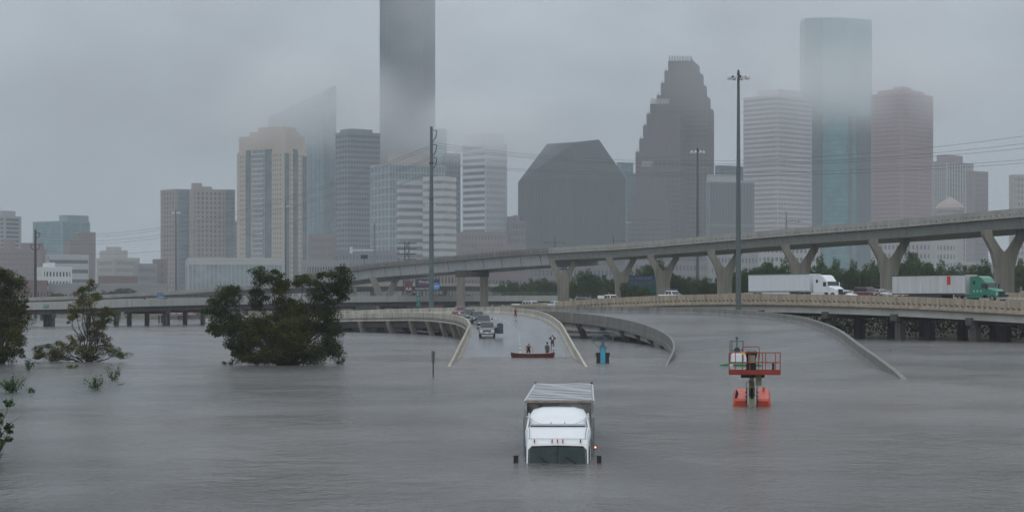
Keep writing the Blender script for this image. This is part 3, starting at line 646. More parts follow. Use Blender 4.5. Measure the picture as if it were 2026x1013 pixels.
# orange-trimmed glass building and stepped white one
r_, c, a, b, u, v, zt = block('glass_office', 'blue glass office building with an orange roof edge in front of the giant', 733, 770, 880, 326, 1380, 62, 20, 5, 18, bmat('frame_blue', (0.30, 0.33, 0.35)), GB, .22, .22, roofmat=bmat('orange_edge', (0.38, 0.33, 0.30)))
block('g', '', 768, 776, 856, 309, 1400, 62, 2, 2, 14, MATS['b_orange_edge'], GL, .2, .2, parent=r_, roofmat=MATS['b_orange_edge'])
r_, c, a, b, u, v, zt = block('white_office', 'white stepped office block with dark window bands and a cut corner', 786, 790, 878, 362, 1180, 72, 17, 1, 0, WHB, bglass('band', (.17, .18, .19)), 0, .5, proud=0.0)
block('g', '', 836, 878, 903, 353, 1176, 30, 18, 0, 0, bmat('white_soft', (0.56, 0.53, 0.51)), bglass('soft', (.26, .28, .30)), 0, .6, proud=0.0, parent=r_)
block('office_tower', 'white grid tower with banded left face standing alone right of the giant', 915, 960, 1003, 285, 1500, 45, 26, 0, 14, bmat('bright_white', (0.60, 0.62, 0.64)), bglass('shade2', (.16, .18, .20)), .5, .5, pent=((.05, .95, .05, .9, 7),))
# brown low-rises
block('office_block', 'dark brown low block left of the angular black building', 902, 912, 1003, 462, 1350, 70, 10, 2, 14, BRN, GW, .5, .5)
block('office_block', 'reddish low block below the dark brown low block', 938, 944, 1042, 490, 1150, 75, 8, 2, 14, BR1, GW, .5, .5)
block('office_block', 'dark gabled low building touching the angular black building', 1003, 1010, 1040, 440, 1420, 60, 12, 2, 6, bmat('umber', (0.14, 0.12, 0.13)), GD, .4, .4, pent=((.0, .9, .0, .2, 3), (.0, .9, .4, .6, 4)))
block('office_block', 'low plum brick building above the freeway at centre', 900, 905, 1040, 520, 1000, 78, 4, 1, 20, bmat('plum', (0.20, 0.14, 0.15)), GW, .5, .6)
# angular black building
ab = thing('angular_tower', 'black glass building with slanted roof planes', 'building')
D = 1450; c, a, b, u, v = frame_of(1025, 1138, 1238, D, 42)
ze = ZAT(352, D); A0, C0, R0, B0 = c + u * a, c, c + v * b, c + u * a + v * b
def up(q, z): return (q.x, q.y, z)
tL = c + u * (a * .60) + v * (b * .12); tC = c + u * (a * .03) + v * (b * .02); tR = c + v * (b * .52) + u * (a * .05); tB = c + u * (a * .60) + v * (b * .55)
zt = ZAT(282, D)
P = [up(A0, -1), up(C0, -1), up(R0, -1), up(B0, -1), up(A0, ze - 1), up(C0, ze), up(R0, ze + 2), up(B0, ze), up(tL, zt + 1), up(tC, zt), up(tR, zt + 4), up(tB, zt + 3)]
MB().poly(P, [(0, 1, 5, 4), (1, 2, 6, 5), (2, 3, 7, 6), (3, 0, 4, 7)]).build('glass_wall', bglass('black', (0.018, 0.022, 0.028), .3), ab)
MB().poly(P[4:], [(0, 1, 5, 4), (1, 2, 6, 5), (2, 3, 7, 6), (3, 0, 4, 7), (4, 5, 6, 7)]).build('sloped_roof', bglass('slate_roof', (0.035, 0.04, 0.046), .4), ab)
mb = MB()
for k in range(32):
    z = k * 3.1; 
    if z < ze - 4: mb.prism(rectp(c, u, v, -.08, a + .08, -.08, b + .08)[::-1], z, z + .35)
for k in range(1, 20):
    for L, p, q in ((a, u, v), (b, v, u)):
        s_ = c + p * (L * k / 20); mb.box((s_.x, s_.y, ze / 2 - 1), (.3, .3, ze - 2))
mb.build('mullion', bmat('black_mullion', (0.05, 0.055, 0.06)), ab, kind='stuff')
block('glass_tower', 'small pale teal block between the angular and the stepped tower', 1222, 1228, 1253, 324, 1800, 60, 26, 1, 3, bmat('tealish', (0.15, 0.27, 0.30)), GT, .1, .2)
block('glass_tower', 'low teal block below the pale teal one', 1226, 1240, 1262, 346, 1700, 60, 24, 1, 3, bmat('tealish2', (0.13, 0.20, 0.22)), GT, .1, .2)
# stepped gabled granite tower: three gabled slabs
sg = thing('gabled_skyscraper', 'dark plum skyscraper with stepped gables like stairs on both sides', 'building')
def gable(pxl, pxr, D, steps, depth, th, m, roof=None):
    """steps: (left px, right px, top y) from the widest and lowest to the narrowest and highest; the gable runs back over depth"""
    t = R(th); vv = Vector((math.sin(t), math.cos(t), 0)); uu = Vector((math.cos(t), -math.sin(t), 0)); last = -1.0
    mb = MB(); fin = MB(); gl = MB()
    for i, (l, r, ty) in enumerate(steps):
        xl_, xr_ = WX(l, D), WX(r, D); z1 = ZAT(ty, D); c0 = Vector(((xl_ + xr_) / 2, D, 0)); hw = (xr_ - xl_) / 2
        P = [c0 - uu * hw, c0 + uu * hw, c0 + uu * hw + vv * depth, c0 - uu * hw + vv * depth]
        mb.prism(P, last, z1); 
        nfin = max(3, int(hw * 2 / 3.4))
        for k in range(nfin + 1):
            q = c0 - uu * hw + uu * (2 * hw * k / nfin) - vv * .2; fin.box((q.x, q.y, (last + z1) / 2), (.75, .6, z1 - last), rz=-t)
        for sd_ in (-1, 1):
            for k in range(int(depth / 3.6) + 1):
                q = c0 + uu * (sd_ * (hw + .15)) + vv * (k * 3.6); fin.box((q.x, q.y, (last + z1) / 2), (.6, .75, z1 - last), rz=-t)
            for dd in (1.0, depth - 1.0):       # little spires on the corners of every step
                q = c0 + uu * (sd_ * (hw - .8)) + vv * dd; fin.tube([(q.x, q.y, z1), (q.x, q.y, z1 + 1.2), (q.x, q.y, z1 + 2.6)], [.45, .35, .06], 4)
        last = z1 + 0.01
    mb.build('granite_wall', m, sg); fin.build('pier', bmat('granite_pier', (0.12, 0.085, 0.09)), sg, kind='stuff')
    # bands of windows
    mb = MB(); l, r, ty = steps[0]; xl_, xr_ = WX(l, D), WX(r, D); c0 = Vector(((xl_ + xr_) / 2, D, 0)); hw = (xr_ - xl_) / 2; z = 3
    while z < ZAT(steps[0][2], D) - 3:
        P = [c0 - uu * (hw + .06) - vv * .06, c0 + uu * (hw + .06) - vv * .06, c0 + uu * (hw + .06) + vv * (depth - 1), c0 - uu * (hw + .06) + vv * (depth - 1)]
        mb.prism(P, z, z + 1.5); z += 3.9
    mb.build('window_band', GD, sg, kind='stuff')
    l, r, ty = steps[-1]; zz = ZAT(ty, D); x0_, x1_ = WX(l, D), WX(r, D)
    n_ = 9; mb = MB()
    for k in range(n_):
        xx = x0_ + (x1_ - x0_) * (k + .5) / n_; mb.box((xx, D + 3 + 0.35 * k, zz + 2.2), ((x1_ - x0_) / n_ * .5, 8, 4.4), ty=.5)
    mb.build('roof_rib', roof or GRY, sg)
gable(1290, 1400, 1640, [(1292, 1400, 212), (1300, 1393, 188), (1308, 1386, 164), (1315.5, 1379, 140), (1323, 1371, 121)], 46, 12, GRN)
gable(1259, 1340, 1610, [(1258, 1345, 300), (1265.5, 1345, 274), (1273, 1345, 248), (1280, 1344, 225), (1287, 1326, 206)], 28, 12, bmat('granite2', (0.092, 0.068, 0.078)))
gable(1244, 1300, 1580, [(1241, 1325, 422), (1248, 1322, 396), (1255.5, 1316, 370), (1262.5, 1308, 348), (1270, 1293, 330)], 26, 12, bmat('granite3', (0.096, 0.072, 0.082)))
block('office_tower', 'dark ribbed box tower right of the stepped gabled skyscraper', 1400, 1404, 1492, 360, 1420, 72, 3, 1, 30, bmat('ribbed', (0.17, 0.18, 0.19)), GD, .35, .06, pent=((.1, .9, .0, .6, 4),), roofmat=bmat('pale_cap', (0.36, 0.36, 0.36)))
block('office_block', 'dark blue boxy rooftop building behind the ribbed tower', 1418, 1424, 1474, 331, 1560, 60, 8, 1, 6, bmat('navy', (0.10, 0.12, 0.15)), GB, .2, .25)
block('office_tower', 'white and grey gridded tower left of the teal skyscraper', 1471, 1538, 1606, 191, 1500, 46, 45, 20, 22, bmat('warm_white', (0.56, 0.54, 0.54)), bglass('shade', (.12, .11, .12)), .30, .50, pent=((.1, .75, .15, .85, 5),))
# teal skyscraper of two shifted curved slabs
tk = thing('teal_skyscraper', 'tall teal glass skyscraper whose top fades into the cloud at right', 'building')
D = 1760
def arc(pxs, D_, bulge, back, n_=9):
    l, r = WX(pxs[0], D_), WX(pxs[1], D_); P = []
    for k in range(n_ + 1):
        t = k / n_; P.append(Vector((l + (r - l) * t, D_ - bulge * math.sin(math.pi * t))))
    return P + [Vector((r, D_ + back)), Vector((l, D_ + back))]
for pxs, dd, bul, m, tp in (((1592, 1692), D + 12, 5, bglass('teal_deep', (0.03, 0.19, 0.23), .25), 33), ((1628, 1725), D, 9, bglass('teal_bright', (0.05, 0.30, 0.34), .25), 40)):
    P = arc(pxs, dd, bul, 30); MB().prism(P, -1, ZAT(tp, D)).build('glass_wall', m, tk)
    mb = MB(); z = 2
    while z < ZAT(tp, D) - 4: mb.prism([p + Vector((0, -.12)) for p in P], z, z + .8); z += 4.1
    mb.build('spandrel', bmat('teal_span', (0.07, 0.16, 0.18)), tk, kind='stuff')
for l, r, off in ((1605, 1630, 6), (1692, 1724, -6), (1676, 1682, -9)):
    MB().b2(WX(l, D), WX(r, D), D + off - 3, D + off + 6, -1, ZAT(232, D)).build('dark_bay', bglass('teal_dark', (0.045, 0.085, 0.10), .3), tk)
r_, c, a, b, u, v, zt = block('office_tower', 'rose pink stone tower with vertical ribs right of the teal skyscraper', 1724, 1784, 1846, 186, 1560, 45, 50, 16, 18, bmat('rose_stone', (0.42, 0.25, 0.28)), bglass('rose_glass', (.13, .09, .10)), .42, .36, pent=((.15, .9, .1, .9, 3.2), (.3, .6, .3, .6, 6)))
block('office_tower', 'stepped plum tower with a white gridded left side near the right edge', 1845, 1873, 1926, 322, 1500, 40, 30, 8, 10, bmat('mauve', (0.27, 0.20, 0.22)), GW, .4, .4, pent=((.1, .9, .1, .65, 5),), left=WHB)
block('office_tower', 'plain plum slab tower adjoining the stepped plum tower on its right', 1915, 1926, 1955, 342, 1470, 55, 28, 3, 7, bmat('mauve2', (0.25, 0.19, 0.21)), GW, .5, .4)
dm = thing('domed_pavilion', 'faint orange domed rooftop pavilion below the plum towers', 'building')
x0 = WX(1880, 1380); mb = MB(); mb.prism([Vector((x0 + 9 * math.cos(k * math.pi / 6), 1380 + 9 * math.sin(k * math.pi / 6))) for k in range(12)], -1, ZAT(418, 1380)); mb.build('drum', TAN, dm)
mb = MB(); mb.loft([[(x0 + r_0 * math.cos(k * math.pi / 6), 1380 + r_0 * math.sin(k * math.pi / 6), ZAT(z_, 1380)) for k in range(12)] for r_0, z_ in ((10.5, 417.9), (10.5, 412), (8, 404), (4, 396), (.6, 390))]); mb.build('dome', bmat('terracotta', (0.32, 0.245, 0.215)), dm)
block('office_tower', 'tan gridded tower cut off by the right edge of the photo', 1998, 2006, 2110, 349, 1450, 70, 22, 1, 16, TAN, GW, .45, .45)
block('office_block', 'pale banded low block seen through the piers below the white tower', 1500, 1508, 1622, 488, 1200, 72, 8, 1, 14, CRM, GW, .3, .55)
block('office_block', 'pale pinkish low block seen between piers below the teal skyscraper', 1726, 1732, 1842, 480, 1250, 74, 8, 1, 14, bmat('pinkish', (.42, .36, .36)), GW, .4, .5)
block('office_block', 'grey low block below the plum towers behind the flyover', 1846, 1852, 1892, 482, 1230, 74, 8, 1, 6, CRM, GW, .4, .5)
block('market_hall', 'long low white roofed hall near the right edge under the flyover', 1896, 1900, 2080, 524, 900, 80, 2, 1, 26, GRY, GW, .4, .5, roofmat=WHB)
block('office_block', 'low wide grey block beneath the stepped gabled skyscraper', 1250, 1256, 1400, 520, 1100, 76, 5, 1, 20, bmat('taupe', (.22, .19, .20)), GW, .4, .5)
block('office_block', 'low wide dark block beneath the angular black building', 1040, 1048, 1250, 528, 1060, 78, 4, 1, 26, bmat('taupe2', (.18, .16, .17)), GW, .4, .5)
block('office_block', 'low grey block beneath the dark ribbed tower', 1400, 1406, 1500, 486, 1150, 74, 7, 1, 14, bmat('taupe3', (.28, .27, .27)), GW, .4, .5)
block('office_block', 'dim low block beneath the giant skyscraper at left', 660, 670, 790, 500, 1150, 76, 7, 1, 18, bmat('dim', (.15, .16, .18)), GW, .4, .5)
block('office_block', 'dull pink low block behind the billboards under the flyover', 790, 800, 905, 540, 900, 76, 3, 1, 16, bmat('dull_pink', (.30, .24, .23)), GW, .5, .5)
block('shed', 'low pale shed row behind the far ramp at left', 90, 96, 330, 566, 860, 80, 1, 1, 30, GRY, GW, .5, .5)
block('shed', 'red brown shed row behind the far ramp under the warehouse', -60, -40, 92, 560, 850, 80, 1, 1, 20, BR1, GW, .5, .5)
house = thing('house', 'small cream gabled house beyond the low bridge left of the first pier', 'house', (WX(1086, 720), 720, 0))
MB().b2(-3, 3, -3, 3, -1, 9).build('wall', CRM, house)
MB().poly([(-3.4, -3.4, 9), (3.4, -3.4, 9), (3.4, 3.4, 9), (-3.4, 3.4, 9), (0, -3.4, 11.4), (0, 3.4, 11.4)], [(0, 1, 4), (2, 3, 5), (1, 2, 5, 4), (3, 0, 4, 5), (0, 3, 2, 1)]).build('roof', GRY, house)
MB().b2(-.7, .7, -3.06, -3.0, 5, 7.5).build('window', GW, house)
# ================================================================ trees
def leaf_mat(name, dark, olive, thr=0.5, sc=0.5):
    m = bpy.data.materials.new(name); m.use_nodes = True; n = m.node_tree; b = n.nodes['Principled BSDF']; b.inputs['Roughness'].default_value = 0.75
    b.inputs['Specular IOR Level'].default_value = 0.25
    g = n.nodes.new('ShaderNodeNewGeometry'); z = n.nodes.new('ShaderNodeTexNoise'); z.inputs['Scale'].default_value = sc; z.inputs['Detail'].default_value = 3
    n.links.new(g.outputs['Position'], z.inputs['Vector'])
    a = n.nodes.new('ShaderNodeAttribute'); a.attribute_name = 'tint'
    ad = n.nodes.new('ShaderNodeMath'); ad.operation = 'MULTIPLY_ADD'; n.links.new(a.outputs['Fac'], ad.inputs[0]); ad.inputs[1].default_value = 0.35; n.links.new(z.outputs['Fac'], ad.inputs[2])
    r = n.nodes.new('ShaderNodeValToRGB'); r.color_ramp.elements[0].position = thr - 0.12; r.color_ramp.elements[0].color = (*dark, 1)
    r.color_ramp.elements[1].position = thr + 0.35; r.color_ramp.elements[1].color = (*olive, 1)
    n.links.new(ad.outputs[0], r.inputs[0]); n.links.new(r.outputs[0], b.inputs['Base Color'])
    return m
LEAF = leaf_mat('leaf_oak', (0.022, 0.042, 0.009), (0.17, 0.135, 0.022), 0.60, 0.22)
LEAF2 = leaf_mat('leaf_willow', (0.036, 0.054, 0.012), (0.18, 0.15, 0.03), 0.46, 0.8)
LEAFF = leaf_mat('leaf_far', (0.022, 0.055, 0.012), (0.085, 0.115, 0.026), 0.5, 0.2)
LEAFG = leaf_mat('leaf_fresh', (0.035, 0.075, 0.022), (0.10, 0.17, 0.05), 0.5, 2.0)
BARK = mat('bark', (0.055, 0.045, 0.035), 0.9, var=0.4, vscale=3)
def leaves_mesh(name, pts, size, m, flat=0.0, droop=0.0):
    """many leaf-sized diamonds; pts is an Nx3 array"""
    N = len(pts); 
    d = rng.normal(size=(N, 3)); d /= np.linalg.norm(d, axis=1)[:, None]; e_ = rng.normal(size=(N, 3)); e_ -= (e_ * d).sum(1)[:, None] * d; e_ /= np.linalg.norm(e_, axis=1)[:, None]
    s = size * rng.uniform(0.6, 1.35, N)[:, None]
    v = np.empty((N, 4, 3)); v[:, 0] = pts - d * s; v[:, 1] = pts + e_ * s * 0.55; v[:, 2] = pts + d * s; v[:, 3] = pts - e_ * s * 0.55
    me = bpy.data.meshes.new(name); me.vertices.add(N * 4); me.vertices.foreach_set('co', v.astype(np.float32).ravel())
    me.loops.add(N * 4); me.loops.foreach_set('vertex_index', np.arange(N * 4, dtype=np.int32))
    me.polygons.add(N); me.polygons.foreach_set('loop_start', np.arange(0, N * 4, 4, dtype=np.int32)); me.polygons.foreach_set('loop_total', np.full(N, 4, dtype=np.int32))
    at = me.attributes.new('tint', 'FLOAT', 'POINT'); at.data.foreach_set('value', np.repeat(rng.uniform(-.5, .5, N), 4).astype(np.float32))
    me.materials.append(m); me.update(calc_edges=True); return me
def clump_pts(c, r, n, sub=9, jag=0.33):
    """leaf points in sub-clumps over an ellipsoid: uneven outline with gaps"""
    c = np.array(c); r = np.array(r); out = []
    for k in range(sub):
        d = rng.normal(size=3); d /= np.linalg.norm(d); q = c + d * r * rng.uniform(0.35, 0.95) ; rr = r.mean() * rng.uniform(jag * .7, jag * 1.3) * np.array([1.15, 1.15, 0.75])
        m_ = max(4, n // sub); dd = rng.normal(size=(m_, 3)); dd /= np.linalg.norm(dd, axis=1)[:, None]
        out.append(q + dd * rr * (rng.uniform(0.15, 1.05, m_)[:, None] ** 0.55))
    return np.vstack(out)
def branches(mb, base, ends, r0, kink=0.10):
    for e_ in ends:
        a, b = Vector(base), Vector(e_); n_ = 6; P = []
        for k in range(n_ + 1):
            t = k / n_; p = a.lerp(b, t); l = (b - a).length * kink * math.sin(math.pi * t)
            P.append(p + Vector((random.uniform(-1, 1), random.uniform(-1, 1), random.uniform(0, 1))) * l * .6)
        mb.tube(P, [r0 * (1 - .85 * k / n_) for k in range(n_ + 1)], 5)
        for _ in range(3):
            k = random.randint(2, n_ - 1); q = P[k] + Vector((random.uniform(-1, 1), random.uniform(-1, 1), random.uniform(-.2, 1))) * (b - a).length * .28
            mb.tube([P[k], P[k].lerp(q, .5) + Vector((0, 0, .1)), q], [r0 * .35, r0 * .22, r0 * .06], 4)
def pxtree(name, label, base, D, blobs, leafsize, dens, m, r0, depthk=0.8, trunks=None):
    """blobs: (px, py, rx px, ry px) lobes of the crown measured in the photograph"""
    k = D / 4000.0; b0 = W(base[0], base[1], D); b0.z = -0.4; t = thing(name, label, 'tree', b0)
    P = []; ends = []
    for (px, py, rx, ry) in blobs:
        dy = random.uniform(-1, 1) * 1.2; c = W(px, py, D) + Vector((0, dy, 0)) - b0; ends.append(c)
        n_ = int(dens * rx * ry); P.append(clump_pts(c, (rx * k, (rx + ry) / 2 * k * depthk, ry * k), n_, sub=max(10, int(rx * ry / 32)), jag=0.44))
    pts = np.vstack(P); pts = pts[pts[:, 2] > 0.42]
    link('crown', leaves_mesh('crown', pts, leafsize, m), t)
    mb = MB(); branches(mb, (0, 0, 0), ends, r0)
    for tr in (trunks or []):
        mb.tube([W(x, y, D) - b0 for x, y in tr], [r0 * 1.1 * (1 - .6 * i / (len(tr) - 1)) for i in range(len(tr))], 6)
    mb.build('trunk', BARK, t); return t
pxtree('oak_tree', 'big dark oak with three rounded tops standing alone in the flood', (575, 716), 184,
       [(524, 545, 26, 24), (548, 548, 20, 14), (506, 588, 26, 24), (560, 570, 26, 22), (598, 560, 26, 18), (627, 572, 24, 22), (668, 552, 32, 26), (684, 576, 18, 22), (640, 545, 14, 10), (655, 590, 26, 18),
        (452, 588, 32, 26), (430, 612, 26, 22), (448, 640, 36, 26), (425, 655, 18, 16), (470, 660, 34, 26), (500, 640, 30, 24), (600, 610, 38, 26), (572, 622, 34, 24), (560, 600, 26, 18),
        (640, 618, 34, 20), (520, 668, 40, 26), (580, 655, 46, 28), (640, 645, 38, 26), (660, 662, 26, 24), (610, 690, 60, 20), (545, 700, 56, 16), (480, 700, 32, 18), (650, 690, 34, 22), (470, 690, 24, 20), (600, 710, 70, 10), (505, 712, 40, 8), (570, 672, 40, 22), (540, 640, 34, 22), (600, 650, 36, 24), (490, 665, 34, 22)],
       0.078, 4.2, LEAF, 0.10, trunks=[[(578, 722), (576, 690), (577, 655), (572, 622), (560, 590)], [(577, 670), (600, 640), (640, 600)], [(575, 690), (520, 650), (470, 620)], [(576, 700), (630, 665), (660, 640)]])
pxtree('willow_tree', 'thin leaning half drowned tree left of the low bridge piers', (175, 712), 194,
       [(178, 565, 16, 14), (165, 580, 18, 14), (190, 590, 22, 14), (170, 604, 26, 16), (200, 620, 24, 12), (150, 618, 16, 16), (140, 632, 12, 10), (205, 640, 22, 12), (222, 618, 10, 8), (185, 648, 24, 16), (190, 668, 30, 14), (150, 672, 18, 16),
        (205, 690, 30, 12), (235, 702, 26, 8), (170, 690, 34, 14), (125, 690, 28, 18), (95, 694, 28, 16), (110, 706, 40, 10), (185, 706, 40, 8), (75, 702, 16, 10)],
       0.066, 3.8, LEAF2, 0.09, trunks=[[(172, 716), (178, 690), (188, 660), (184, 630), (176, 600), (176, 570)], [(188, 655), (200, 640), (215, 615)], [(180, 690), (210, 680), (240, 700)]])
pxtree('oak_tree', 'dense dark tree cut off by the left edge of the photo', (0, 718), 188,
       [(8, 545, 26, 28), (30, 565, 26, 26), (-15, 570, 34, 34), (20, 600, 36, 30), (38, 625, 24, 24), (-5, 640, 40, 34), (30, 655, 32, 26), (40, 675, 20, 20), (5, 690, 40, 26), (-30, 650, 34, 50), (45, 600, 12, 14), (25, 700, 28, 16), (-10, 610, 40, 40)],
       0.075, 4.0, LEAF, 0.13)
# near foliage at the lower left edge
pxtree('sapling', 'leafy green branch tips at the lower left edge close to the camera', (-24, 960), 72,
       [(5, 800, 10, 14), (-2, 830, 16, 18), (12, 852, 14, 12), (2, 875, 18, 16), (14, 868, 10, 8), (-4, 905, 14, 12), (-22, 860, 24, 60)],
       0.045, 1.6, leaf_mat('leaf_near', (0.02, 0.05, 0.015), (0.06, 0.12, 0.03), 0.5, 2.0), 0.05)
def shrub(label, px, py, D, w, h, n_, m=LEAFG, stems=6):
    b0 = W(px, py, D); b0.z = -0.1; t = thing('shrub', label, 'shrub', b0, group='shrub tops above the flood'); k = D / 4000
    mb = MB(); P = []
    for i in range(stems):
        a = random.uniform(-1, 1); tip = Vector((a * w * k * .5, random.uniform(-.4, .4) * w * k * .5, h * k * random.uniform(.55, 1.0)))
        mb.tube([(tip.x * .2, 0, 0), (tip.x * .5, tip.y * .5, tip.z * .6), tip], [.025, .016, .006], 4)
        for q in range(n_ // stems):
            s = random.uniform(.25, 1.0); c = Vector((tip.x * (.2 + .8 * s), tip.y * s, tip.z * s)); P.append([c.x + random.gauss(0, .10), c.y + random.gauss(0, .1), max(.03, c.z + random.gauss(0, .08))])
    mb.build('stem', BARK, t); link('leaves', leaves_mesh('leaves', np.array(P), 0.07, m), t); return t
shrub('sparse twiggy shrub top in open water below the thin leaning tree', 188, 771, 132, 46, 30, 260)
shrub('leafy shrub tip right above the sparse twiggy one in open water', 224, 752, 148, 28, 32, 240)
shrub('bright green shrub clump by the left edge of the photo', 26, 776, 128, 50, 36, 700, stems=12)
shrub('little green sprig just right of the bright clump by the edge', 60, 776, 128, 16, 14, 90, stems=4)
shrub('green shrub tip at the foot of the dense left tree', 57, 732, 170, 20, 30, 260, stems=7)
shrub('low flat grassy tuft in front of the thin leaning tree', 144, 728, 175, 28, 9, 160, LEAF2, 8)
shrub('tiny floating leafy twig right of the twiggy shrub', 240, 761, 140, 14, 4, 40, LEAF2, 4)
shrub('floating leafy branch at the right foot of the big oak', 672, 720, 187, 36, 15, 260, LEAF, 7)
shrub('low leafy twig at the left foot of the big oak', 450, 722, 186, 32, 9, 160, LEAF, 6)
# far trees beyond the freeways: five kinds of mesh, shared
FT = []
for i in range(6):
    P = []; nb = 7 + i % 3
    for k in range(nb):
        a = 2 * math.pi * k / nb; rr = random.uniform(.15, .55); P.append(clump_pts((math.cos(a) * rr * .8, math.sin(a) * rr * .8, random.uniform(.35, .8)), (.34, .34, .24), 600, sub=12, jag=.36))
    P.append(clump_pts((0, 0, .62), (.5, .5, .36), 1900, sub=20, jag=.36))
    pts = np.vstack(P); pts = pts[(pts[:, 2] > 0.02)]
    tb = MB(); tb.tube([(0, 0, 0), (.01, .02, .3), (0, 0, .6)], [.05, .035, .01], 5)
    branches(tb, (0, 0, .28), [(.3, .1, .7), (-.3, 0, .65), (.05, -.3, .75)], .02)
    FT.append((leaves_mesh('crown', pts, 0.027, LEAFF), tb.build('trunk', BARK, data=True)))
def fartree(px, top, D, wpx, label):
    x = WX(px, D); g = max(land_z(x, D), 0); h = ZAT(top, D) - g; w = wpx * D / 4000 / 2 / .46
    t = thing('tree', label, 'tree', (x, D, g), random.uniform(0, 6), 'trees beyond the freeways'); t.scale = (w, w, h)
    c, s = random.choice(FT); link('crown', c, t); link('trunk', s, t); return t
row = [(992, 556, 720, 34), (1014, 552, 715, 30), (1040, 556, 700, 36), (1068, 550, 690, 34), (1094, 553, 690, 30), (1135, 548, 620, 34), (1158, 532, 600, 34), (1182, 540, 600, 30), (1206, 548, 590, 34),
       (1240, 556, 500, 26), (1262, 562, 478, 40), (1290, 512, 590, 56), (1318, 530, 570, 40), (1345, 545, 520, 40), (1375, 548, 520, 40), (1402, 552, 520, 36), (1425, 546, 520, 30),
       (1465, 528, 500, 40), (1492, 530, 505, 40), (1515, 518, 500, 44), (1550, 512, 500, 46), (1580, 520, 505, 34), (1622, 506, 505, 44), (1655, 512, 500, 46), (1690, 516, 500, 42), (1718, 522, 500, 34), (1744, 512, 510, 34),
       (1782, 506, 500, 42), (1800, 492, 520, 34), (1830, 508, 500, 44), (1860, 514, 500, 46), (1888, 522, 505, 34), (1922, 520, 520, 30), (1946, 514, 520, 30), (1968, 536, 500, 30), (2012, 514, 500, 40), (2045, 516, 500, 40),
       (240, 570, 860, 40), (262, 566, 880, 34), (214, 574, 850, 30), (196, 576, 850, 24), (420, 578, 800, 40), (110, 578, 800, 26)]
side = {}
for i, (px, tp, D, w) in enumerate(row):
    if px < 500: where = 'behind the distant pale ramp among the office blocks'
    elif px < 1110: where = 'in the low misty row left of the first Y pier'
    elif px < 1225: where = 'between the first two Y piers from the centre'
    elif px < 1430: where = 'around the blue billboard below the flyover'
    elif px < 1600: where = 'behind the white semi trailer'
    elif px < 1760: where = 'between the white and the green truck'
    elif px < 1990: where = 'behind the green truck and its trailer'
    else: where = 'at the right edge beyond the last Y pier'
    h = 'tall ' if tp < 512 else ''
    side.setdefault(where, []).append((px, tp, D, w))
ordn = ['leftmost', 'second from the left', 'third from the left', 'fourth from the left', 'fifth from the left', 'sixth from the left', 'seventh from the left', 'eighth from the left', 'rightmost']
for where, L in side.items():
    L.sort()
    for i, (px, tp, D, w) in enumerate(L):
        pos = 'rightmost' if i == len(L) - 1 and len(L) > 1 else ordn[min(i, 7)]
        fartree(px, tp, D, w, f'{pos} tree {where}')
# ground cover on the far bank
P = []
for _ in range(46000):
    x = random.uniform(12, 210); y = max(300, 432 - 1.54 * x) + random.uniform(-4, 26); z = land_z(x, y)
    if z > -1.0: P.append((x, y, max(z, .1) + random.uniform(0, 1) ** .8 * (2.6 + 1.6 * math.sin(x * .31) * math.sin(x * .13 + 1)))) 
for _ in range(14000):
    x = random.uniform(-260, 60); y = random.uniform(680, 760); z = land_z(x, y)
    if z > 0.2: P.append((x, y, z + abs(random.gauss(0, .7))))
tag(link('undergrowth', leaves_mesh('undergrowth', np.array(P), 0.34, leaf_mat('leaf_bank_shade', (0.010, 0.020, 0.007), (0.035, 0.045, 0.016), 0.5, 0.3))), kind='stuff')  # leaf colour darkened to carry the shade under the freeway
# ================================================================ masts, poles, wires
def mast(label, px, top, D, headpx, r, n_=8, group='high mast floodlights'):
    x = WX(px, D); h = ZAT(top, D); z0 = -3.1
    t = thing('light_mast', label, 'light mast', (x, D, z0), group=group); hh = h - z0
    mb = MB(); mb.tube([(0, 0, 0), (0, 0, hh * .5), (0, 0, hh)], [r * 1.25, r, r * .55], 10); mb.build('pole', MASTM, t)
    rr = headpx * D / 4000 / 2
    mb = MB(); mb.tube([(rr * .5 * math.cos(k * math.pi / 6), rr * .5 * math.sin(k * math.pi / 6), hh - .15) for k in range(13)], .09, 5)
    for k in range(n_): a = 2 * math.pi * k / n_; mb.tube([(0, 0, hh - .1), (rr * .8 * math.cos(a), rr * .8 * math.sin(a), hh - .2)], .07, 4)
    mb.tube([(0, 0, hh), (0, 0, hh + .9)], [r * .7, r * .4], 6); mb.build('ring', DARKM, t)
    for k in range(n_):
        a = 2 * math.pi * (k + .5) / n_; mb = MB(); c = Vector((rr * .84 * math.cos(a), rr * .84 * math.sin(a), hh - .3))
        mb.tube([c + Vector((0, 0, .35)), c + Vector((0, 0, .1)), c + Vector((0, 0, -.28))], [rr * .06, rr * .17, rr * .2], 7); mb.build('floodlight', mat('lamp_shell', (.55, .57, .58), .4), t)
mast('tallest grey light mast with a ring of lamps in front of the white gridded tower', 1461, 150, 331, 46, .38)
mast('grey light mast before the stepped skyscraper, second tallest', 1380, 299, 540, 30, .42)
mast('faint light mast in front of the pink apartment tower', 348, 420, 840, 18, .34)
mast('faint light mast before the right side of the beige crowned tower', 565, 407, 800, 19, .34)
mast('faint light mast standing before the glass office with orange roof edge', 742, 442, 1080, 14, .34)
mast('light mast mostly hidden behind the thick transmission pole', 852, 405, 720, 22, .32)
mast('very distant light mast with three lamps right of the angular black building', 1243, 439, 1250, 12, .34)
mast('thin faint light mast right of the one before the pink tower', 395, 430, 1150, 8, .3)
tp = thing('transmission_pole', 'thick grey steel transmission pole left of centre rising above the skyline', 'transmission pole', (WX(853.5, 450), 450, -3.1))
h = ZAT(251, 450) + 3.1
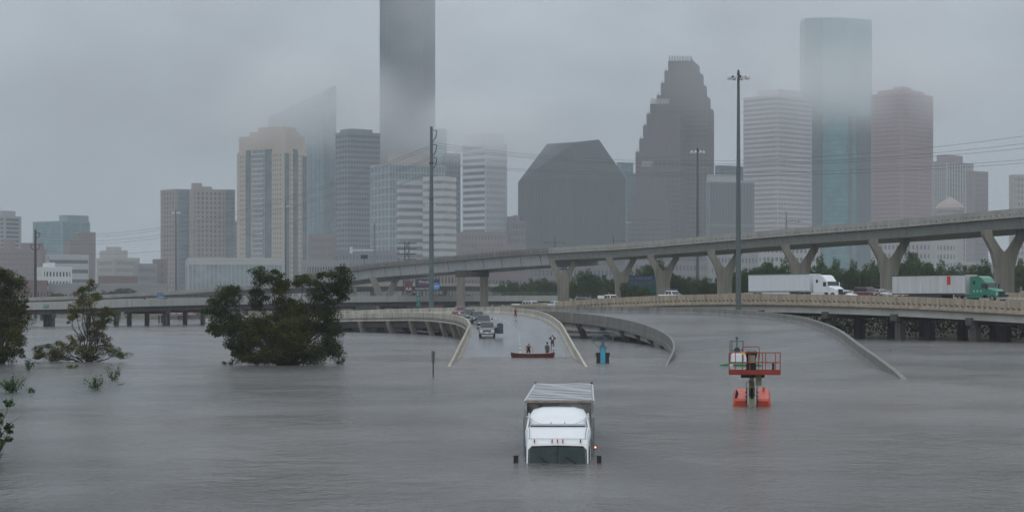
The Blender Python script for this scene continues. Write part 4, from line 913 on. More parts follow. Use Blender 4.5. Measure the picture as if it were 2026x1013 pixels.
mb = MB(); mb.tube([(0, 0, 0), (0, 0, h * .5), (0, 0, h)], [.62, .5, .3], 12); mb.build('pole', mat('pole_green', (0.115, 0.15, 0.155), .55, metal=.2, var=.15, vscale=.6), tp)
WZ = [(283, 1), (297, 1), (309, 1), (322, 1)]
for i, yy in enumerate((258, 286, 312)):
    z = ZAT(yy, 450) + 3.1; mb = MB(); mb.tube([(0, 0, z), (1.2, 0, z - .1)], .07, 5); mb.build('insulator_arm', DARKM, tp)
    mb = MB(); mb.tube([(1.2, 0, z - .1), (1.0, 0, z - 1.6), (.3, 0, z - 2.6)], [.09, .12, .08], 6); mb.build('insulator', DARKM, tp)
for dz in (8, 16, 24):
    mb = MB(); mb.tube([(0, 0, h - dz), (0, 0, h - dz - .25)], .55, 12); mb.build('band', DARKM, tp)
lp = thing('transmission_pole', 'slim far transmission pole with side arms above the left treetop', 'transmission pole', (WX(70, 700), 700, 0))
h = ZAT(455, 700); mb = MB(); mb.tube([(0, 0, 0), (0, 0, h)], [.6, .35], 8); mb.build('pole', DARKM, lp)
for yy, sx in ((461, 1), (484, 1), (484, -1)):
    z = ZAT(yy, 700); mb = MB(); mb.tube([(0, 0, z), (sx * 1.7, 0, z)], .12, 5); mb.build('insulator_arm', DARKM, lp)
    mb = MB(); mb.tube([(sx * 1.7, 0, z), (sx * 1.2, 0, z - 1.4), (sx * .1, 0, z - 2.0)], .14, 5); mb.build('insulator', DARKM, lp)
def wire(label, a, b, sag, r=.027):
    mb = MB(); P = []
    for k in range(33):
        t = k / 32; p = a.lerp(b, t); p.z -= sag * 4 * t * (1 - t); P.append(p)
    mb.tube(P, r, 4); tag(mb.build('power_line', mat('wire', (.10, .11, .12), .6), None), label, 'power line', 'overhead power lines')
for i, (y0, y1, y2) in enumerate(((282, 303, 262), (287, 309, 279), (292, 312, 290), (322, 328, 316), (325, 333, 323))):
    a = W(855, y0, 450); b = W(2140, y2 - 9, 330); mid = (a.z + b.z) / 2; wire(('topmost', 'second', 'third', 'fourth', 'lowest')[i] + ' power line running right from the thick transmission pole', a, b, mid - ZAT(y1, 385) + 1.2)
for i, (y0, y1, y2) in enumerate(((288, 412, 463), (293, 420, 468), (312, 432, 474), (316, 438, 480), (340, 466, 492))):
    a = W(852, y0, 450); b = W(70, y2, 700); c_ = (a.z + b.z) / 2
    wire(('topmost', 'second', 'third', 'fourth', 'lowest')[i] + ' power line sloping left from the thick transmission pole', a, b, 6.5 if i < 4 else 8.0, .034)
py_ = thing('lattice_pylon', 'small dark lattice pylon with cross arms behind the flyover near the thick pole', 'pylon', (WX(805, 760), 760, 0))
h = ZAT(478, 760); mb = MB(); P4 = [(-2.6, -1.5), (2.6, -1.5), (2.6, 1.5), (-2.6, 1.5)]
for x, y in P4: mb.tube([(x, y, 0), (x * .35, y * .35, h * .55), (x * .3, y * .3, h)], .16, 4)
for k in range(9):
    z0, z1 = h * k / 9, h * (k + 1) / 9; w0 = 1 - .65 * min(1, k / 5); w1 = 1 - .65 * min(1, (k + 1) / 5)
    for s_ in (-1, 1): mb.tube([(-2.6 * w0 * s_, -1.5 * w0, z0), (2.6 * w1 * s_, -1.5 * w1, z1)], .09, 4); mb.tube([(-2.6 * w0 * s_, 1.5 * w0, z0), (2.6 * w1 * s_, 1.5 * w1, z1)], .09, 4)
mb.build('lattice', DARKM, py_)
for z in (.97, .90, .83, .76):
    mb = MB(); mb.b2(-3.6, 3.6, -.25, .25, h * z, h * z + .35); mb.build('cross_arm', DARKM, py_)
def lamp_post(label, x, y, z, h, arm=1, two=False, r=.09):
    t = thing('street_lamp', label, 'street lamp', (x, y, z), group='slim lamp posts on the flyover')
    mb = MB(); mb.tube([(0, 0, 0), (0, 0, h)], [r * 1.3, r * .7], 6); mb.build('pole', DARKM, t)
    for sg in ((-1, 1) if two else (arm,)):
        mb = MB(); mb.tube([(0, 0, h * .55), (sg * 1.4, 0, h * .58), (sg * 2.6, 0, h * .56)], .05, 4); mb.build('arm', DARKM, t)
        mb = MB(); mb.box((sg * 2.7, 0, h * .55), (.8, .3, .14)); mb.build('lamp_head', DARKM, t)
for px, D, top, lb in ((1138, 522, 467, 'slim lamp post on the flyover before the angular black building'), (1468, 432, 419, 'slim lamp post on the flyover just right of the tallest mast'), (1018, 552, 468, 'slim twin armed lamp post on the flyover right of the thick pole')):
    k = F_.near(WX(px, D), D, -10); q = F_.pt(k, -10.3, 1.0); lamp_post(lb, q.x, q.y, q.z, ZAT(top, q.y) - q.z, 1, px == 1018)
# sign and box on flyover left end, sign arm above
q = F_.pt(F_.near(WX(720, 655), 655), 0.2, 1.0); t = thing('sign', 'small dark rectangular sign on a post on the flyover edge above the oak', 'sign', q)
MB().tube([(0, 0, 0), (0, 0, 2.6)], .07, 5).build('post', DARKM, t); MB().b2(-1.1, 1.1, -.1, .1, 1.9, 3.2).build('panel', DARKM, t)
t = thing('crane', 'pale horizontal arm with a white end block over the flyover before the dim tower', 'crane', (WX(740, 900), 900, 0)); z = ZAT(495, 900)
MB().b2(-10, 0, -.35, .35, z - .35, z + .25).build('jib', mat('pale_paint', (.6, .6, .6), .5), t); MB().b2(-10.8, -9.6, -.5, .5, z - 1.4, z + 1.5).build('counterweight', MATS['pale_paint'], t)
MB().tube([(0, 0, 0), (0, 0, z + 12)], .3, 6).build('tower', GALV, t)
# ================================================================ billboards and signs
def board(label, px0, px1, py0, py1, D, m, name='billboard', posts=2):
    x0, x1 = WX(px0, D), WX(px1, D); z0, z1 = ZAT(py1, D), ZAT(py0, D); cx = (x0 + x1) / 2
    t = thing(name, label, 'billboard' if name == 'billboard' else 'sign', (cx, D, 0)); MB().b2(x0 - cx, x1 - cx, -.25, .25, z0, z1).build('panel', m, t)
    for k in range(posts):
        x = (x0 - cx) * .5 + (x1 - x0) * .5 * k / max(1, posts - 1) if posts > 1 else 0
        MB().tube([(x, .4, -1), (x, .4, z0 + .6)], .22, 6).build('post', DARKM, t)
    return t, cx, z0, z1, x1 - x0
NAVY = mat('board_navy', (.035, .045, .08), .5); BLUEB = mat('board_blue', (.06, .17, .34), .5); TXW = mat('text_white', (.75, .75, .75), .6); TXR = mat('text_red', (.45, .05, .05), .6); TXY = mat('text_yellow', (.45, .42, .08), .6); SIGNG = mat('sign_green', (.02, .20, .13), .5); LBL = mat('disc_blue', (.08, .28, .55), .5)
t, cx, z0, z1, w = board('dark navy billboard with red and white lettering and a blue disc under the flyover', 822, 870, 552, 575, 700, NAVY)
text('lettering', 'Wendy', 1.2, (-.2 * w + .4, -.3, z1 - 1.0), R(90), 0, TXW, t); text('lettering', 'HOUSTON', 1.3, (-.02 * w, -.3, (z0 + z1) / 2 + .1), R(90), 0, TXR, t); text('lettering', 'houston SnGrids', 1.0, (-.1 * w, -.3, z0 + .7), R(90), 0, TXW, t)
mb = MB(); mb.prism([(1.25 * math.cos(k * math.pi / 8), 1.25 * math.sin(k * math.pi / 8)) for k in range(16)], 0, .08); o = mb.build('disc', LBL, t); o.rotation_euler = (R(90), 0, 0); o.location = (w * .36, -.26, z0 + 1.5)
mb = MB(); mb.b2(-.8, .8, -.36, -.342, -.12, .12); o = mb.build('disc_band', TXW, t); o.location = (w * .36, 0, z0 + 1.5)
t, cx, z0, z1, w = board('rounded maroon and white billboard left of the navy one', 801, 816, 556, 577, 705, mat('maroon', (.14, .05, .06), .6), posts=1)
text('lettering', 'AA', 1.7, (0, -.3, z0 + .9), R(90), 0, TXW, t)
t, cx, z0, z1, w = board('bright blue billboard with yellow and white lettering half hidden by dark trees', 1242, 1300, 545, 578, 520, BLUEB)
text('lettering', 'MAKE EVERYDAY', .9, (-.14 * w, -.3, z1 - .75), R(90), 0, TXW, t); text('lettering', 'LUCKY FOR US', 1.35, (0.0, -.3, z1 - 2.0), R(90), 0, TXY, t)
MB().b2(-w * .42, w * .42, -.31, -.252, z0, z0 + 1.4).build('green_band', SIGNG, t)
t, cx, z0, z1, w = board('dark display board reading temperature digits between the arms of the first Y pier', 1098, 1128, 522, 534, 760, NAVY)
text('digits', "53 ° 9", 2.0, (0, -.3, (z0 + z1) / 2), R(90), 0, TXW, t)
t, cx, z0, z1, w = board('green and blue highway guide sign right of the white truck', 1639, 1656, 554, 580, 372, SIGNG, 'road_sign')
MB().b2(-w * .48, -.1, -.3, -.255, z0 + .5, z1 - .5).build('blue_panel', BLUEB, t); text('lettering', 'EXIT', .5, (0, -.28, z1 - .25), R(90), 0, TXW, t)
q = E_.pt(E_.near(WX(82, 475), 475), .42, .1); t = thing('road_sign', 'small green exit sign fixed on the low bridge parapet at left', 'sign', q); MB().b2(-.75, .75, -.03, .03, -.35, .35).build('panel', SIGNG, t); MB().b2(-.6, .6, -.05, -.033, .05, .15).build('lettering', TXW, t)
t, cx, z0, z1, w = board('small blue sign above the low bridge deck left of the pink tower masts', 311, 322, 579, 588, 560, BLUEB, 'road_sign')
t, cx, z0, z1, w = board('small green sign behind the low bridge railing under the flyover', 740, 748, 573, 581, 700, SIGNG, 'road_sign')
bn = thing('banner', 'row of small white banner letters hanging under the low bridge', 'banner', (WX(338, 560), 560, 3.0))
MB().b2(-7, 7, -.05, .05, -.9, .8).build('cloth', mat('banner_cloth', (.30, .18, .19), .8), bn); text('lettering', 'GUUUUUUU', 1.5, (0, -.08, 0), R(90), 0, TXW, bn, sx=1.5)
# tall street sign on near ramp barrier
q = A.pt(A.near(-16, 362), -6.0, 1.0); t = thing('street_sign', 'thin post with stacked small green signs on the curved ramp wall', 'sign', q)
MB().tube([(0, 0, 0), (0, 0, 3.6)], .05, 5).build('post', GALV, t)
for k, z in enumerate((2.6, 1.9, 1.2)): MB().b2(-.42, .30, -.03, .03, z, z + .5).build('sign_plate', mat('teal_sign', (.03, .19, .17), .5), t)
MB().b2(-.1, 1.3, -.1, .1, -.25, -.1).build('bracket', DARKM, t)
# object marker post in the water
t = thing('marker_post', 'narrow grey marker sign on a thin post standing in open water', 'marker post', (WX(857, 155), 155, 0))
MB().tube([(0, .04, -2), (0, .04, 1.95)], .05, 6).build('post', DARKM, t); MB().b2(-.15, .15, -.02, .0, 1.05, 1.98).build('plate', mat('marker_grey', (.22, .22, .21), .5, var=.3, vscale=6), t); MB().b2(-.045, .045, -.035, -.022, 1.1, 1.93).build('channel', DARKM, t)
# ================================================================ vehicles
def ring(y, z0, z1, hw, tuck=0.12, top=0.88):
    """cross-section of a body at y: rounded sides"""
    zm = z0 + (z1 - z0) * .55
    return [(-hw * (1 - tuck), y, z0), (hw * (1 - tuck), y, z0), (hw, y, z0 + (z1 - z0) * .25), (hw, y, zm), (hw * .985, y, z0 + (z1 - z0) * .85), (hw * top, y, z1), (-hw * top, y, z1), (-hw * .985, y, z0 + (z1 - z0) * .85), (-hw, y, zm), (-hw, y, z0 + (z1 - z0) * .25)]
def wheel(parent, x, y, r, w=.24, rimm=None):
    sg = 1 if x > 0 else -1
    mb = MB(); mb.tube([(-w / 2, 0, 0), (-w / 2 + .03, 0, 0), (w / 2 - .03, 0, 0), (w / 2, 0, 0)], [r * .93, r, r, r * .93], 16); o = mb.build('wheel', BLACK, parent); o.location = (x, y, r)
    mb = MB(); mb.tube([(sg * w * .5, 0, 0), (sg * (w * .5 + .015), 0, 0)], [r * .6, r * .55], 10); mb.build('rim', rimm or mat('alloy', (.45, .46, .47), .35, metal=.7), o)
SPEC = {  # length, width, height, hood height, nose y..., cabin (front base, front top, rear top, rear base), belt
 'suv': dict(L=4.9, w=.98, h=1.82, hood=1.08, cab=(-1.35, -.75, 2.2, 2.42), belt=1.10, tail=1.08, r=.38),
 'sedan': dict(L=4.7, w=.91, h=1.44, hood=.82, cab=(-1.05, -.35, 1.05, 1.75), belt=.93, tail=.95, r=.32),
 'pickup': dict(L=5.8, w=1.01, h=1.90, hood=1.16, cab=(-1.35, -.75, .95, 1.12), belt=1.18, tail=1.2, r=.41),
 'hatch': dict(L=4.2, w=.87, h=1.5, hood=.9, cab=(-1.1, -.5, 1.35, 1.9), belt=.95, tail=.95, r=.32)}
def vehicle(kind, label, loc, yaw, col, group=None, open_door=False, rough=.25, grille=None, cat=None, name=None):
    S = SPEC[kind]; L, w, h, hd, belt = S['L'], S['w'], S['h'], S['hood'], S['belt']; c0, c1, c2, c3 = S['cab']; y0, y1 = -L / 2, L / 2
    t = thing(name or {'pickup': 'pickup_truck'}.get(kind, kind + '_car' if kind != 'suv' else 'suv'), label, cat or {'suv': 'SUV', 'pickup': 'pickup truck'}.get(kind, 'car'), loc, yaw, group)
    P = mat('paint_%02d_%02d_%02d' % tuple(int(c * 99) for c in col), col, rough, coat=.6, spec=.5)
    zb = .32
    rings = [ring(y0, zb + .16, hd - .28, w * .86), ring(y0 + .12, zb, hd - .12, w * .95), ring(y0 + .55, zb, hd - .02, w), ring(c0 - .1, zb, hd + .03, w), ring(c0 + .25, zb, belt, w), ring(c3 - .1, zb, belt, w)]
    if kind == 'pickup': rings += [ring(c3, zb, belt, w), ring(y1 - .12, zb + .05, S['tail'], w), ring(y1, zb + .15, S['tail'] - .05, w * .97)]
    else: rings += [ring(min(c3 + .1, y1 - .2), zb, S['tail'], w), ring(y1 - .12, zb + .05, S['tail'] - .08, w * .96), ring(y1, zb + .15, S['tail'] - .25, w * .9)]
    MB().loft(rings).build('body', P, t, smooth=False)
    g0, g1 = w * .90, w * .74       # cabin: half widths at belt and at roof
    def cab(z, ya, yb, hw): return [(-hw, ya, z), (hw, ya, z), (hw, yb, z), (-hw, yb, z)]
    MB().loft([cab(belt - .05, c0 + .05, c3 - .02, g0), cab(h - .07, c1, c2, g1), cab(h, c1 + .14, c2 - .12, g1 * .88)]).build('cabin', P, t)
    def pane(nm, q, nrm):
        n_ = Vector(nrm).normalized() * .012; MB().poly([Vector(p) for p in q] + [Vector(p) + n_ for p in q], [(0, 1, 2, 3), (7, 6, 5, 4), (0, 4, 5, 1), (1, 5, 6, 2), (2, 6, 7, 3), (3, 7, 4, 0)]).build(nm, CGLASS, t)
    def lerp(a, b, k): return a + (b - a) * k
    zl, zh = belt + .03, h - .11; kl = (zl - belt + .05) / (h - .07 - belt + .05); kh = (zh - belt + .05) / (h - .07 - belt + .05)
    fy = lambda k: lerp(c0 + .05, c1, k); ry = lambda k: lerp(c3 - .02, c2, k); hw = lambda k: lerp(g0, g1, k)
    pane('windshield', [(-hw(kl) + .07, fy(kl) - .006, zl), (hw(kl) - .07, fy(kl) - .006, zl), (hw(kh) - .06, fy(kh) - .006, zh), (-hw(kh) + .06, fy(kh) - .006, zh)], (0, -1, .4))
    pane('rear_window', [(-hw(kl) + .08, ry(kl) + .006, zl), (hw(kl) - .08, ry(kl) + .006, zl), (hw(kh) - .08, ry(kh) + .006, zh), (-hw(kh) + .08, ry(kh) + .006, zh)], (0, 1, .4))
    nwin = 2 if kind in ('pickup', 'sedan') else 3
    for sg in (-1, 1):
        for k in range(nwin):
            a0, a1 = (k + .06) / nwin, (k + .94) / nwin
            q = [(sg * (hw(kl) + .004), lerp(fy(kl) + .12, ry(kl) - .12, a0), zl), (sg * (hw(kl) + .004), lerp(fy(kl) + .12, ry(kl) - .12, a1), zl), (sg * (hw(kh) + .004), lerp(fy(kh) + .06, ry(kh) - .06, a1), zh), (sg * (hw(kh) + .004), lerp(fy(kh) + .06, ry(kh) - .06, a0), zh)]
            if open_door and sg == 1 and k == 0: continue
            pane('side_window', q, (sg, 0, .25))
        MB().box((sg * (w + .16), c0 + .25, belt + .14), (.24, .1, .2)).build('mirror', CHROME if kind == 'pickup' else P, t)
        for yy in (y0 + L * .17, y1 - L * .2): wheel(t, sg * (w - .13), yy, S['r'])
        MB().box((sg * w * .70, y0 + .03, hd - .38), (w * .36, .12, .20)).build('headlight', mat('headlamp', (.7, .72, .72), .15), t)
        MB().box((sg * w * .80, y1 - .03, hd - .15), (.2, .1, .3)).build('taillight', mat('tail_red', (.35, .01, .01), .3), t)
    MB().box((0, y0 - .0, hd - .42), (w * .98, .1, .30)).build('grille', grille or mat('grille_grey', (.12, .12, .13), .35, metal=.5), t)
    MB().box((0, y0 - .06, zb + .22), (w * 1.78, .2, .22)).build('bumper', CHROME if kind == 'pickup' else P, t)
    MB().box((0, y0 - .17, zb + .25), (.36, .02, .14)).build('licence_plate', PAINTW, t)
    if kind == 'pickup':
        MB().b2(-w + .12, w - .12, c3 + .05, y1 - .1, belt - .02, belt + .015).build('cargo_bed', BLACK, t)
    if kind == 'suv':
        for sg in (-1, 1): MB().tube([(sg * g1 * .85, c1 + .3, h + .05), (sg * g1 * .85, c2 - .3, h + .05)], .025, 4).build('roof_rail', DARKM, t)
    if open_door:     # driver's door swung wide open
        d = MB(); d.b2(0, 1.05, -.05, .06, .42 - 0, belt - .0); o = d.build('door', P, t); o.location = (w - .02, c0 + .42, 0); o.rotation_euler = (0, 0, R(-12))
        fr = MB(); fr.tube([(0.04, 0, belt), (.42, 0, h - .18), (.98, 0, h - .22), (1.04, 0, belt)], .045, 5); fr.build('door_frame', P, o)
        MB().poly([(.06, -.01, belt), (1.02, -.01, belt), (.96, -.01, h - .24), (.43, -.01, h - .21), (.06, .01, belt), (1.02, .01, belt), (.96, .01, h - .24), (.43, .01, h - .21)], [(0, 1, 2, 3), (7, 6, 5, 4), (0, 4, 5, 1), (1, 5, 6, 2), (2, 6, 7, 3), (3, 7, 4, 0)]).build('door_window', mat('tealglass', (.04, .10, .10), .1), o)
        MB().b2(.12, .95, .061, .07, .55, .95).build('door_trim', BLACK, o)
    return t
def onA(px, D, off=None):
    k = A.near(WX(px, D), D); q, T = A.at(k); d = Vector((WX(px, D), D)) - q.xy; off = d.x * T.y - d.y * T.x
    p = A.pt(k, off); return (WX(px, D), D, p.z), A.yaw(k) - math.pi / 2
QG = 'vehicles queued on the centre ramp'
p, yw = onA(964, 255); vehicle('pickup', 'dark grey pickup with its door open, nearest of the queued vehicles', p, yw, (.07, .075, .09), QG, True)
p, yw = onA(957, 285); p = (p[0], p[1], p[2]); vehicle('suv', 'black SUV right behind the pickup with the open door', p, yw, (.025, .027, .03), QG)
p, yw = onA(945, 306); vehicle('suv', 'dark teal green SUV third in the queue on the ramp', p, yw, (.03, .075, .075), QG)
p, yw = onA(929, 324); vehicle('suv', 'dark SUV with bright chrome grille ahead of the red pickup', p, yw, (.04, .05, .055), QG, grille=CHROME)
p, yw = onA(911, 345); vehicle('pickup', 'dark red pickup at the far end of the queue on the ramp', p, yw, (.22, .02, .02), QG)
# vehicles on the middle freeway, heading right and towards us (front = -Y local)
def onC(px, back):
    u = (px - 1013) / 4000.0; best = None
    for k in range(int(C_.L)):
        q = C_.pt(k, -back); e_ = abs((q.x / q.y) - u)
        if best is None or e_ < best[0]: best = (e_, k, q)
    return tuple(best[2]), C_.yaw(best[1]) + math.pi / 2
CG = 'vehicles on the middle freeway'
def vC(kind, label, px, back, col, **k):
    p, yw = onC(px, back); return vehicle(kind, label, p, yw, col, CG, **k)
WP = (.68, .70, .72)
vC('sedan', 'white car showing only its roof above the wall left of the crash cushion', 1022, 6, WP)
vC('suv', 'white SUV on the rising freeway directly above the crash cushion', 1054, 7, WP)
vC('sedan', 'pale silver sedan just left of the first Y pier foot', 1100, 8, (.45, .48, .48))
t = vC('suv', 'dark grey SUV with bicycles on its roof right of the first Y pier', 1160, 11, (.10, .11, .12))
for k in (-.3, .3):
    mb = MB()
    for yy in (-.1, .95): mb.tube([(k, yy + .33 * math.cos(a * math.pi / 6), 2.25 + .33 * math.sin(a * math.pi / 6)) for a in range(13)], .03, 4)
    mb.tube([(k, -.1, 2.25), (k, .3, 2.6), (k, .8, 2.6), (k, .95, 2.25)], .03, 4); o = mb.build('roof_bicycle', DARKM, t)
t = vC('pickup', 'white utility pickup with service boxes between the second and third Y piers', 1208, 9, WP)
MB().b2(-1.0, 1.0, 1.1, 2.9, 1.21, 1.75).build('service_box', WHITE, t); MB().b2(.4, .6, 1.2, 1.4, 1.751, 2.3).build('orange_cone', mat('cone_orange', (.5, .1, .02), .6), t)
t = vC('pickup', 'white pickup with a ladder rack near the blue billboard', 1332, 9, WP)
mb = MB()
for x in (-.85, .85):
    for y in (1.3, 2.7): mb.tube([(x, y, 1.2), (x, y, 2.1)], .04, 4)
    mb.tube([(x, -.7, 2.12), (x, 2.8, 2.12)], .05, 4)
for y in (1.3, 2.0, 2.7): mb.tube([(-.85, y, 2.12), (.85, y, 2.12)], .04, 4)
mb.build('ladder_rack', GALV, t)
vC('sedan', 'white sedan between the white and the green truck', 1670, 9, WP)
vC('suv', 'dark maroon SUV right of the white sedan between the trucks', 1716, 13, (.12, .03, .04))
vC('sedan', 'small pale car just behind the maroon SUV between the trucks', 1738, 15, (.4, .4, .42))
# vehicles and people on the low bridge, seen side-on
def onE(px, back):
    u = (px - 1013) / 4000.0; best = None
    for k in range(int(E_.L)):
        q = E_.pt(k, -back); e_ = abs((q.x / q.y) - u)
        if best is None or e_ < best[0]: best = (e_, k, q)
    return best[2], E_.yaw(best[1])
EG = 'vehicles on the low bridge'
for kind, px, col, lb, dr in (('pickup', 817, (.05, .05, .055), 'dark pickup on the low bridge left of the thick transmission pole', -1), ('sedan', 872, (.06, .14, .17), 'blue car on the low bridge right of the thick transmission pole', -1),
                           ('sedan', 926, (.05, .055, .065), 'dark sedan on the low bridge below the pier with two columns', 1), ('suv', 979, (.02, .02, .022), 'black SUV on the low bridge left of the standing person', -1), ('sedan', 322, (.10, .10, .11), 'dark car roof on the low bridge below the pink apartment tower', 1)):
    p, yw = onE(px, 4.0); vehicle(kind, lb, (p.x, p.y, p.z + .0), yw + (math.pi / 2 if dr > 0 else -math.pi / 2), col, EG)
# ---------------------------------------------------------------- semi trucks
def semi(label, px, back, cabcol, boxcol, group=None, sleeper=True, kind=0):
    p, yw = onC(px, back); t = thing('semi_truck', label, 'semi truck', p, yw, 'semi trucks on the middle freeway')
    P = mat('cab_%d' % kind, cabcol, .3, coat=.5); Bx = mat('trailer_%d' % kind, boxcol, .45, var=.18 if kind else .06, vscale=.8, streak=True)
    # trailer body: panels
    y0 = -5.0; y1 = y0 + 15.6; z0, z1 = 1.15, 4.08
    MB().b2(-1.27, 1.27, y0, y1, z0, z1).build('trailer_body', Bx, t)
    for sg in (-1, 1):
        for k in range(13):
            ya = y0 + .06 + k * 1.2; MB().b2(min(sg * 1.27, sg * 1.295), max(sg * 1.27, sg * 1.295), ya, ya + 1.15, z0 + .16, z1 - .14).build('side_panel', Bx, t)
        MB().b2(sg * 1.30 - .02, sg * 1.30 + .02, y0, y1, z0 - .02, z0 + .12).build('bottom_rail', DARKM if kind else GALV, t); MB().b2(sg * 1.30 - .02, sg * 1.30 + .02, y0, y1, z1 - .1, z1 + .03).build('top_rail', DARKM if kind else GALV, t)
        MB().b2(sg * 1.24 - .02, sg * 1.24 + .02, 0, 7, .5, 1.12).build('skirt', Bx if kind == 0 else DARKM, t)
    if kind:
        MB().b2(-1.33, -1.297, y0 + 3.0, y0 + 3.75, 2.6, 3.85).build('red_sticker', mat('sticker', (.5, .03, .02), .5), t)
        MB().b2(1.297, 1.33, y0 + 3.0, y0 + 3.75, 2.6, 3.85).build('red_sticker', MATS['sticker'], t)
    for yy in (y1 - 1.4, y1 - 2.7):
        for sg in (-1, 1): wheel(t, sg * 1.05, yy, .5, .5, GALV)
    # tractor
    f = y0 - .9
    MB().b2(-.5, .5, f - 6.2, y0 + 3, .7, 1.05).build('chassis', DARKM, t)
    MB().loft([[(-1.2, f, 1.0), (1.2, f, 1.0), (1.2, f, 3.75), (-1.2, f, 3.75)], [(-1.2, f - 1.6, 1.0), (1.2, f - 1.6, 1.0), (1.2, f - 1.6, 3.85), (-1.2, f - 1.6, 3.85)], [(-1.18, f - 2.5, 1.0), (1.18, f - 2.5, 1.0), (1.12, f - 2.3, 3.55), (-1.12, f - 2.3, 3.55)],
               [(-1.15, f - 3.5, 1.0), (1.15, f - 3.5, 1.0), (1.0, f - 3.0, 2.85), (-1.0, f - 3.0, 2.85)]]).build('cab', P, t)
    MB().loft([[(-1.1, f - 3.4, .7), (1.1, f - 3.4, .7), (1.1, f - 3.4, 1.95), (.85, f - 3.4, 2.12), (-.85, f - 3.4, 2.12), (-1.1, f - 3.4, 1.95)], [(-1.08, f - 4.6, .65), (1.08, f - 4.6, .65), (1.0, f - 4.6, 1.72), (.7, f - 4.6, 1.85), (-.7, f - 4.6, 1.85), (-1.0, f - 4.6, 1.72)],
               [(-.95, f - 5.3, .6), (.95, f - 5.3, .6), (.8, f - 5.25, 1.45), (.55, f - 5.2, 1.6), (-.55, f - 5.2, 1.6), (-.8, f - 5.25, 1.45)]]).build('hood', P, t)
    MB().poly([(-.98, f - 3.53, 2.02), (.98, f - 3.53, 2.02), (.88, f - 3.07, 2.78), (-.88, f - 3.07, 2.78), (-.98, f - 3.50, 2.0), (.98, f - 3.50, 2.0), (.88, f - 3.02, 2.76), (-.88, f - 3.02, 2.76)], [(0, 1, 2, 3), (7, 6, 5, 4), (0, 4, 5, 1), (1, 5, 6, 2), (2, 6, 7, 3), (3, 7, 4, 0)]).build('windshield', CGLASS, t)
    MB().b2(-.52, .52, f - 5.34, f - 5.26, .75, 1.5).build('grille', DARKM, t); MB().b2(-1.1, 1.1, f - 5.5, f - 5.25, .35, .68).build('bumper', CHROME if kind else P, t)
    for sg in (-1, 1):
        MB().b2(sg * 1.17 - .02, sg * 1.17 + .02, f - 3.1, f - 2.3, 2.0, 2.7).build('side_window', CGLASS, t)
        MB().b2(sg * 1.215 - .015, sg * 1.215 + .015, f - 1.1, f - .6, 2.6, 3.1).build('sleeper_window', CGLASS, t)
        MB().b2(sg * 1.35 - .07, sg * 1.35 + .07, f - 3.5, f - 3.35, 1.9, 2.7).build('mirror', P if not kind else DARKM, t)
        MB().b2(sg * .86 - .12, sg * .86 + .12, f - 5.24, f - 5.12, 1.0, 1.3).build('headlight', mat('headlamp', (.7, .72, .72), .15), t)
        MB().b2(sg * 1.12 - .1, sg * 1.12 + .1, f - 2.6, f + .6, .55, .95).build('side_skirt', P, t)
        for yy in (f - 4.5, f + .9, f + 2.2): wheel(t, sg * 1.02, yy, .5, .35, GALV)
    if kind:
        for k in range(3): MB().b2(-1.245, -1.217, f - 1.0 - k * .7, f - .75 - k * .7, 1.45, 1.7).build('decal', mat('decal', (.35, .6, .5), .5), t)
    return t
semi('white semi truck with a long clean white trailer under the flyover', 1572, 8, (.68, .70, .72), (.66, .68, .70), kind=0)
semi('green semi truck with a stained white trailer at right', 1872, 9, (.015, .17, .10), (.55, .56, .56), kind=1)
# ---------------------------------------------------------------- drowned truck in the foreground
tk = thing('semi_truck', 'white semi truck drowned up to its windshield in the foreground', 'semi truck', (WX(1103, 72), 72, -2.12), R(-2.1))
o_ = tk
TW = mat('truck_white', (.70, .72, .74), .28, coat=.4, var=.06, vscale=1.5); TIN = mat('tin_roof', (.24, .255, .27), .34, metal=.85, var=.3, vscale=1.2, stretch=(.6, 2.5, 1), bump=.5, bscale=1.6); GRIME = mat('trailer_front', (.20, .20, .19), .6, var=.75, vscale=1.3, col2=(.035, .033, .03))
ft = 4.3; L = 15.6; zr = 4.08
MB().b2(-1.29, 1.29, ft, ft + .06, 1.2, zr - .02).build('trailer_front', GRIME, o_)
for sg in (-1, 1):
    MB().b2(sg * 1.285 - .012, sg * 1.285 + .012, ft + .06, ft + L, 1.2, zr - .05).build('trailer_side', mat('trailer_side', (.28, .28, .28), .5, var=.5, vscale=1.2), o_)
    MB().b2(sg * 1.3 - .035, sg * 1.3 + .035, ft - .02, ft + L, zr - .10, zr + .03).build('top_rail', mat('rail_alu', (.5, .51, .52), .4, metal=.5), o_)
    MB().b2(sg * 1.26 - .05, sg * 1.26 + .05, ft - .05, ft - .002, 1.2, zr - .02).build('corner_post', mat('post_alu', (.34, .34, .33), .5, metal=.3, var=.4, vscale=3), o_)
    MB().b2(sg * 1.27 - .05, sg * 1.27 + .05, ft + L, ft + L + .08, 1.2, zr + .12).build('rear_post', DARKM, o_)
MB().b2(-1.3, 1.3, ft - .04, ft + .1, zr - .05, zr + .03).build('front_rail', mat('rail_rusty', (.34, .27, .22), .5, metal=.2, var=.4, vscale=4), o_)
MB().b2(-1.26, 1.26, ft + .08, ft + L - .05, zr - .2, zr - .052).build('roof_gap_shade', DARKM, o_)  # dark sheet added to stand for the unlit trailer inside between panels
nb = 13
